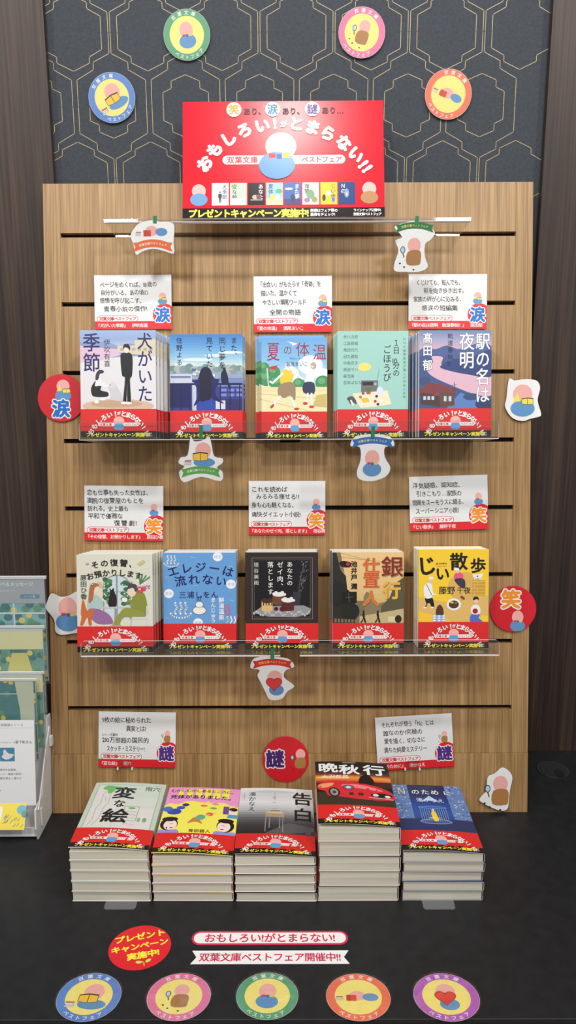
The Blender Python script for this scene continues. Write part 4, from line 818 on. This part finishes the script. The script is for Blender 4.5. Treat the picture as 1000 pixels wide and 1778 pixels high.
card((173, 1235), (307, 1237), (305, 1332), (171, 1331), [(6, 82, 10.6, 86, '9枚の絵に秘められた'), (48, 67, 10.6, 36, '真実とは?'), (6, 56, 5.4, 28, 'シリーズ累計'), (6, 47, 10.6, 82, '210万部超の国民的'), (14, 32, 10.6, 67, 'スケッチ・ミステリー!')], '『変な絵』　雨穴', '謎', 'white handwritten card behind the leftmost flat pile of books')
card((653, 1246), (786, 1238), (789, 1332), (656, 1338), [(10, 82, 10.6, 93, 'それぞれが想う「N」とは'), (13, 67, 10.6, 69, '誰なのか?究極の'), (14, 52, 10.6, 73, '愛を描く、切なさに'), (13, 36, 10.6, 76, '満ちた純愛ミステリー')], '『Nのために』　湊かなえ', '謎', 'slightly tilted white handwritten card behind the rightmost flat pile of books')

# ================================================================== HANGING TAGS ON THE SHELF FRONTS
def ribbon(a, x0, x1, y, h, bow, c, dark, up=True):
    n = 10; mid = [(x0+(x1-x0)*i/n, y+bow*(1-(2*i/n-1)**2)) for i in range(n+1)]
    e = (x1-x0)*.16
    for s, (ex, ey) in ((-1, mid[0]), (1, mid[-1])):
        a.poly([(ex-s*e*.35, ey-h*.45), (ex+s*e, ey-h*.75), (ex+s*e*.55, ey-h*.1), (ex+s*e, ey+h*.45), (ex-s*e*.35, ey+h*.5)], c)
        a.poly([(ex-s*e*.35, ey-h*.45), (ex, ey-h*.2), (ex, ey-h*.5)], dark)
    a.poly([(p[0], p[1]+h/2) for p in mid]+[(p[0], p[1]-h/2) for p in mid[::-1]], c)
def tagp(label, u, v, o, outline, kind, m, rb, tape, lam=3.2, sc=1.0, yo=0):
    p = at_panel(u, v, o); k = (at_panel(u+50, v, o).x-p.x)/50
    t = empty('hanging_tag', p, rot_of(0), (k, k, k)); tag(t, label, 'tag', 'die-cut tags taped to the shelf fronts')
    o1 = smooth(outline, 3); a = Art(); a.slab(o1, 0, .7, (242, 242, 240)); a.build('cut_out_card', t)
    a = Art(); a.z = .72
    rx0, rx1, ry, rh, bow, rc, dk, tc = rb
    motif(a, kind, *m)
    ribbon(a, rx0, rx1, ry, rh, bow, rc, dk); a.z += .01
    n = 10; R = ((rx1-rx0)/2)**2/(2*abs(bow))+abs(bow)/2; cx = (rx0+rx1)/2; h = math.degrees(math.asin(min(1, (rx1-rx0)*.42/R)))
    a.arc('双葉文庫ベストフェア', cx, ry+bow-R, R, 90+h, 90-h, (rx1-rx0)*.088, tc, .02)
    a.build('printed_face', t)
    a = Art(); a.slab(grow(o1, lam), .95, 1.1, M_LAM); a.build('clear_laminate', t)
    a = Art(); x, y0, y1 = tape; a.slab([(x-3.2, y0), (x+3.2, y0), (x+4, y1), (x-2.4, y1)], 1.2, 1.5, (44, 120, 76)); a.build('green_tape', t)
DK = (60, 20, 10)
tagp('hanging tag with an orange ribbon below, under the top shelf', 265, 413, 67, [(-22, 24), (0, 29), (16, 26), (36, 24), (38, 12), (36, -8), (36, -26), (20, -22), (0, -18), (-18, -22), (-30, -28), (-34, -10), (-38, 2), (-34, 12)], 'lie', (0, 10, 26), (-26, 26, -14, 13, 5, (236, 112, 50), (150, 60, 20), WHITE), (5, 24, 36))
tagp('hanging tag with a dark green ribbon on top, under the top shelf', 718, 424, 67, [(-34, 28), (-20, 34), (0, 38), (20, 32), (36, 20), (30, 8), (20, 0), (20, -20), (26, -38), (10, -46), (-14, -46), (-32, -44), (-32, -30), (-26, -10), (-32, 6), (-20, 12)], 'look', (-2, -14, 30), (-24, 26, 27, 11, 4, (30, 120, 66), (14, 70, 36), (236, 220, 90)), (4, 32, 46))
tagp('hanging tag with a light green ribbon below, under the upper left shelf', 348, 796, 87, [(-16, 38), (-10, 30), (6, 32), (16, 38), (20, 24), (24, 4), (38, 0), (38, -8), (28, -16), (38, -24), (34, -40), (0, -32), (-30, -42), (-38, -24), (-28, -14), (-38, -8), (-34, 2), (-22, 6)], 'read', (0, 6, 26), (-26, 26, -24, 13, 4, (94, 170, 74), (50, 110, 40), WHITE), (2, 34, 58))
tagp('hanging tag with a blue ribbon on top, under the upper right shelf', 646, 798, 87, [(-38, 24), (-30, 40), (0, 44), (30, 40), (38, 24), (22, 22), (22, 4), (32, -14), (24, -30), (0, -38), (-22, -34), (-26, -20), (-20, 0), (-22, 22)], 'stand', (0, -6, 28), (-27, 27, 30, 12, 4, (40, 110, 190), (20, 60, 120), (236, 226, 120)), (0, 38, 58))
tagp('hanging tag with a red ribbon and a red heart, under the lower left shelf', 473, 1176, 87, [(-38, 18), (-30, 36), (0, 38), (28, 34), (38, 20), (24, 14), (20, 0), (38, -16), (26, -26), (16, -40), (-4, -42), (-12, -28), (-20, -10), (-26, 4), (-22, 14)], 'love', (4, -10, 27), (-26, 26, 25, 12, 4, (216, 46, 40), (130, 20, 20), (248, 214, 90)), (0, 34, 54))

# ================================================================== RED SIGN ON THE TOP SHELF
TS = radians(16); q0 = P(0, S_TOP+2, 46); nS = Vector((0, -cos(TS), sin(TS)))
BL = at(317, 379, q0, nS); BR = at(668, 375, q0, nS); TL = at(321, 177, q0, nS)
up = Vector((0, sin(TS), cos(TS))); kx = (BR-BL).length/348; ky = (TL-BL).dot(up)/205; roll = math.atan2((BR-BL).dot(up), (BR-BL).x)
t = empty('fair_sign', BL, rot_of(TS, roll*.5), (kx, ky, kx)); tag(t, 'large glossy red sign with curved white lettering standing on the top clear shelf', 'sign')
a = Art(); a.slab([(0, 0), (348, 0), (348, 205), (0, 205)], -3, 0, (226, 24, 44), (236, 232, 230)); a.build('sign_board', t)
RS = (226, 24, 44)
a = Art(0.02, .006); RG = .22
def gi(c):
    m = ink(c, .24); m.node_tree.nodes['Principled BSDF'].inputs['Specular IOR Level'].default_value = 0.22; return m
a.rect(0, 0, 348, 205, gi(RS)); a.rect(0, 0, 348, 17, gi((34, 20, 24)))
a.text('プレゼントキャンペーン実施中!', 10, 8, 15.5, YEL, bold=.045, pitch=.94); a.text('詳細はフェア帯の', 220, 12, 6.2, WHITE, bold=.03, pitch=.95); a.text('裏表をチェック!', 220, 5, 6.2, WHITE, bold=.03, pitch=.95)
a.text('ラインナップ公開中!', 294, 12, 5.4, WHITE, bold=.03, pitch=.95); a.text('双葉文庫ベストフェア', 294, 5, 5.4, WHITE, bold=.03, pitch=.9)
for i, (c, tx, tc) in enumerate([((236, 238, 240), '犬季節', NAVY), ((200, 212, 196), '変な絵', BLACK), ((44, 34, 34), 'あなた', WHITE), ((160, 204, 222), '夏体温', NAVY), ((70, 110, 180), 'また夢', WHITE), ((222, 224, 208), '復讐', BLACK), ((246, 206, 60), 'じい歩', BLACK), ((50, 76, 130), 'Ｎの', WHITE)]):
    x = 50.5+31.2*i; a.rect(x, 22, x+29, 61, gi(c)); a.vtext(tx, x+(22 if i % 2 == 0 else 8), 59, 9, tc, .01)
    if i == 0: person(a, x+14, 26, 20, (30, 30, 34), (30, 30, 34), (20, 20, 20))
    if i == 1: a.rect(x+3, 24, x+26, 34, (222, 226, 214)); a.ell(x+6, 55, 4, 3, (108, 184, 92))
    if i == 2: a.ell(x+12, 36, 5, 4, (200, 170, 130)); a.rect(x+4, 30, x+25, 32, (150, 148, 150)); a.ell(x+18, 37, 4, 4, (120, 40, 40))
    if i == 3: a.rect(x, 22, x+29, 34, (238, 226, 170)); a.ell(x+10, 36, 4, 5, (244, 206, 66)); a.ell(x+20, 36, 4, 5, WHITE); a.ell(x+22, 46, 6, 4, (96, 166, 116))
    if i == 4: a.rect(x, 22, x+29, 32, (36, 44, 110)); a.ell(x+15, 34, 4, 7, (24, 24, 64)); a.ell(x+8, 50, 7, 2, WHITE)
    if i == 5: a.ell(x+14, 40, 7, 8, (120, 160, 120)); a.ell(x+8, 30, 5, 4, (160, 110, 160)); a.ell(x+21, 31, 5, 5, (146, 152, 70))
    if i == 6: a.ell(x+14, 42, 5, 4, WHITE); a.ell(x+22, 31, 3, 5, (80, 110, 200)); a.ell(x+6, 34, 3, 6, BLACK)
    if i == 7: a.ell(x+14, 42, 4, 8, (120, 150, 210)); a.ell(x+14, 40, 1.6, 3, (246, 208, 50))
for ex, ey in ((28, 40), (322, 42)):
    a.ell(ex, ey+7, 12, 12, PINK); a.ell(ex, ey-8, 15, 11, DENIM if ex < 100 else TAN)
a.rrect(69, 93.5, 281, 109, 7.6, gi(WHITE)); a.text('双葉文庫', 76, 101.3, 13, (206, 26, 52), bold=.03, pitch=1.05); a.text('ベストフェア', 206, 101.3, 11.6, (206, 26, 52), bold=.035)
arcp = [('お', 38, 95, 27, 52), ('も', 55, 120, 27, 42), ('し', 79, 139, 27, 32), ('ろ', 107, 154, 27, 22), ('い', 138, 162, 27, 10), ('!', 160, 166, 27, 4), ('が', 175, 164, 13, 0), ('と', 197, 165, 27, -6), ('ま', 225, 158, 27, -16), ('ら', 252, 147, 27, -27), ('な', 279, 130, 27, -38), ('い', 300, 109, 27, -48), ('!', 313, 92, 27, -54), ('!', 320, 84, 27, -56)]
for ch, x, y, s, r in arcp: a.glyph(ch, x, y, s, WHITE, .05, radians(r), 1, 1, (206, 160, 165), .022)
for cx, kj, kc in ((89, '笑', (238, 150, 44)), (156, '涙', (24, 110, 196)), (225, '謎', (84, 40, 130))): a.ell(cx, 190, 13, 13, gi(WHITE)); a.glyph(kj, cx, 190, 19, kc, .035)
a.text('あり、', 105, 187, 13, (50, 20, 30), bold=.03); a.text('あり、', 172, 187, 13, (50, 20, 30), bold=.03); a.text('あり…', 241, 188, 13, (50, 20, 30), bold=.03)
a.ell(170, 124, 27, 25, gi(PINK), 40); a.ell(163, 91, 31, 24, gi(DENIM), 40); pockets(a, 166, 104, 17)
a.build('printed_face', t)
a = Art(); a.slab([(120, 4), (228, 4), (200, 150), (148, 150)], -5, -3.2, (226, 222, 214)); a.build('back_strut', t)

# ================================================================== CARD DISPLAY STAND AT LEFT WITH BAGGED SETS
YF, YB2 = 985.0, 1066.0
XR = -2.0
def yz(u, v): q = at(u, v, (XR, 0, 0), Vector((1, 0, 0))); return (q.y, q.z)
t = empty('card_stand', (-110, YF, 0)); tag(t, 'white cardboard counter stand at the left edge of the table holding bagged card sets', 'display stand')
WC = speckle('white_board', (226, 226, 224), (236, 236, 234), 40, .6)
sidep = [(0, 0), (81, 0), (86, 60), (90, 150), (74, 150), (66, 118), (60, 104), (50, 96), (30, 52), (10, 50), (-2, 48), (-6, 20)]
for xs, nm in ((106, 'side_panel'), (-112, 'side_panel')):
    a = Art(); n = len(sidep)
    a.raw([(xs, y, z) for y, z in sidep]+[(xs+2.2, y, z) for y, z in sidep], [tuple(range(n-1, -1, -1)), tuple(range(n, 2*n))]+[(i, (i+1) % n, n+(i+1) % n, n+i) for i in range(n)], WC)
    a.build(nm, t)
a = Art(); a.box(-110, 2, 3, 106, 86, 5, WC); a.box(-110, 84, 5, 106, 86, 150, WC); a.box(-110, 3, 3, 106, 5, 16, WC); a.build('tray_body', t)
a = Art(); a.z = 0
def tube(pts, r, name, parent, mat_, n=8):
    a = Art(); vs = []; fs = []
    for i, p in enumerate(pts):
        p = Vector(p); d = (Vector(pts[min(i+1, len(pts)-1)])-Vector(pts[max(i-1, 0)])).normalized(); s = d.cross(Vector((1, 0, .13))).normalized(); q = d.cross(s)
        vs += [tuple(p+s*r*cos(2*pi*k/n)+q*r*sin(2*pi*k/n)) for k in range(n)]
    for i in range(len(pts)-1): fs += [(i*n+k, i*n+(k+1) % n, (i+1)*n+(k+1) % n, (i+1)*n+k) for k in range(n)]
    fs += [tuple(range(n-1, -1, -1)), tuple(range((len(pts)-1)*n, len(pts)*n))]
    a.raw(vs, fs, mat_); return a.build(name, parent)
tube([(109.6, 4, 44), (109.8, 30, 80), (109.8, 56, 118), (109.6, 76, 136)], 1.0, 'white_cord', t, ink((238, 238, 236)))
a = Art(); a.box(109, 12, 14, 111, 18, 40, WC); a.box(109, 72, 106, 113, 80, 120, WC); a.build('cord_tab', t)
# sheets standing in it: drawn in pixels of their own plane, right edge given
def sheet(name, label, cat, tr, br, wpx, y, art, thick=.6, film=False, group=None, extra=None):
    TRp = at_y(tr[0], tr[1], y[0]); BRp = at_y(br[0], br[1], y[1])
    up = (TRp-BRp); h = up.length; tilt = math.atan2(up.y, up.z); k = h/100.0
    wmm = wpx*BRp.y/FPX
    t = empty(name, (BRp.x, BRp.y, BRp.z), rot_of(tilt), (k, k, k)); tag(t, label, cat, group)
    W = wmm/k
    if film:
        a = Art(); a.slab([(-W+2, 2), (-2, 2), (-2, 97), (-W+2, 97)], 0, 1.6, (236, 238, 236)); a.z = 1.62; art(a, W); a.build('printed_insert', t, clip=(-W+2, 2, -2, 97))
        a = Art(); a.slab([(-W, 0), (0, 0), (.4, 50), (0, 100), (-W, 100)], 2.4, 2.6, M_BAG); a.slab([(-W, 97.5), (0, 97.5), (0, 100), (-W, 100)], -.6, 2.35, M_EDGE); a.build('clear_bag', t)
    else:
        a = Art(); a.slab([(-W, 0), (0, 0), (0, 100), (-W, 100)], 0, thick, (240, 240, 240)); a.z = thick+.02; art(a, W); a.build('printed_sheet', t, clip=(-W, 0, 0, 100))
    return t
def leafy(a, x0, y0, x1, y1, base, dots, n, sd):
    a.rect(x0, y0, x1, y1, base); random.seed(sd)
    for k in range(n): a.ell(random.uniform(x0, x1), random.uniform(y0, y1), 4, 3.4, random.choice([(60, 132, 120), (96, 158, 110), (44, 116, 122)]), 9)
    for k in range(n//2): a.ell(random.uniform(x0, x1), random.uniform(y0, y1), 3, 3, dots, 10)
def art_back(a, W):
    leafy(a, -W, 0, 0, 78, (128, 190, 196), (236, 214, 96), 60, 2)
    for x in (-30, -70, -110): a.line([(x, 0), (x, 78)], 1.6, (220, 232, 232))
    a.line([(-W, 66), (0, 66)], 1.6, (220, 232, 232)); a.rect(-W, 75, 0, 100, (176, 182, 188))
    a.text('書き心地が選べるメッセージ', -66, 93, 4.2, WHITE, bold=.02); a.text('カードと便せんのセット', -60, 87, 3, WHITE); a.text('ことばを贈る', -60, 81.5, 3, WHITE); a.ell(-63, 87, 2, 2, WHITE, 14); a.ell(-63, 81.5, 2, 2, (96, 150, 170), 14); a.rrect(-24, 79.5, -6, 83.5, 1.9, (96, 150, 170)); a.text('ノート型', -21, 81.5, 2.8, WHITE)
def art_mid(a, W):
    leafy(a, -W, 0, 0, 74, (112, 168, 148), (232, 222, 100), 60, 6); a.poly([(-46, 34), (-10, 34), (-20, 70), (-36, 70)], (226, 218, 120)); a.rect(-W, 74, 0, 94, (236, 232, 176)); a.rect(-W, 94, 0, 100, (214, 218, 220))
def art_low(a, W):
    leafy(a, -W, 0, 0, 100, (60, 132, 138), (236, 208, 80), 60, 8)
    for x in (-20, -62, -100): a.line([(x, 0), (x, 100)], 1.4, (190, 220, 214))
    for y in (10, 46, 82): a.line([(-W, y), (0, y)], 1.4, (190, 220, 214))
    a.poly([(-26, 100), (-4, 100), (-4, 0), (-12, 0)], (214, 218, 190))
def art_info(a, W):
    a.line([(-W, 91), (0, 91)], .4, (200, 200, 200)); a.text('紙とつくる文具雑貨シリーズ', -W+5, 94.5, 3.7, (70, 70, 76)); a.ell(-W+1, 76, 7, 7, (120, 178, 206)); a.text('イラストレーター', -40, 74, 2.6, (80, 80, 80)); a.text('宮下和さん', -22, 74.5, 3.9, (50, 50, 54), bold=.01)
    a.rect(-40, 52, -23, 68, (76, 140, 168)); a.poly(smooth([(-38, 57), (-36, 60), (-36, 64), (-34, 66), (-32, 63), (-29, 61), (-24, 60), (-27, 56), (-33, 54)], 3), (232, 226, 232))
    for i, s in enumerate(['〇〇県美術大学油画専攻を卒業後、'.replace('〇〇', ''), 'や広告・パッケージ、雑貨の制作', '活躍。植物や鳥獣を明るく穏やか', '描く。']): a.text(s, -W+3, 42-5*i, 3.1, (70, 70, 74))
    a.text('ahitanodoka.com', -W+3, 18, 3, (80, 80, 84)); a.text('anodoka', -W+3, 13, 3, (80, 80, 84))
def art_post(a, W):
    a.rect(-W, 0, 0, 100, (250, 226, 84)); a.ell(-W*.55, 60, 26, 34, (244, 192, 70)); a.poly(smooth([(-W*.8, 0), (-W*.8, 50), (-W*.72, 72), (-W*.66, 84), (-W*.6, 74), (-W*.52, 76), (-W*.44, 90), (-W*.42, 60), (-W*.46, 20), (-W*.5, 0)], 3), (250, 246, 238))
    a.ell(-16, 76, 22, 18, (128, 190, 204)); a.ell(-6, 60, 12, 14, (110, 170, 160))
    random.seed(12)
    for k in range(16): x, y = random.uniform(-W*.4, -4), random.uniform(8, 50); a.line([(x, y), (x+6, y+5), (x+10, y+12)], 2, (84, 120, 160))
sheet('bagged_card_set', 'rear bagged card set with a grey header, tallest in the white stand', 'card set', (88, 1000), (89, 1185), 150, (1064, 1052), art_back, film=True, group='bagged card sets in the white stand')
sheet('bagged_card_set', 'middle bagged card set with a pale yellow flap in the white stand', 'card set', (82, 1086), (84, 1240), 140, (1046, 1034), art_mid, film=True, group='bagged card sets in the white stand')
sheet('bagged_card_set', 'film wrapped card set just behind the front one in the white stand', 'card set', (86, 1166), (82, 1300), 140, (1034, 1022), art_mid, film=True, group='bagged card sets in the white stand')
sheet('bagged_card_set', 'front bagged card set with dotted green leaves behind the white notice', 'card set', (74, 1178), (71, 1320), 130, (1022, 1012), art_low, film=True, group='bagged card sets in the white stand')
sheet('notice_sheet', 'white printed notice with a small teal bird picture on the card stand', 'notice', (76, 1251), (63, 1398), 110, (1004, 986), art_info)
sheet('postcard', 'yellow postcard with a white animal shape lying at the foot of the card stand', 'postcard', (63, 1399), (42, 1441), 110, (984, 968), art_post)


for px, py, lb in ((217, 1333, 'small clear clip at the bottom edge of the lower left handwritten card'), (716, 1334, 'small clear clip at the bottom edge of the tilted handwritten card')):
    p = at_panel(px, py, 5.2); t = empty('card_clip', p, rot_of(ALPHA)); tag(t, lb, 'clip', 'clear card clips')
    a = Art(); a.slab(rrect(-11, -1, 11, 12, 5), 0, 1.0, M_ACR, M_LAM); a.build('clip_tongue', t)
    a = Art(); a.slab(rrect(-12, -3.2, -9.6, 1, 1), -4.8, 1.4, M_EDGE); a.slab(rrect(9.6, -3.2, 12, 1, 1), -4.8, 1.4, M_EDGE); a.build('clip_feet', t)
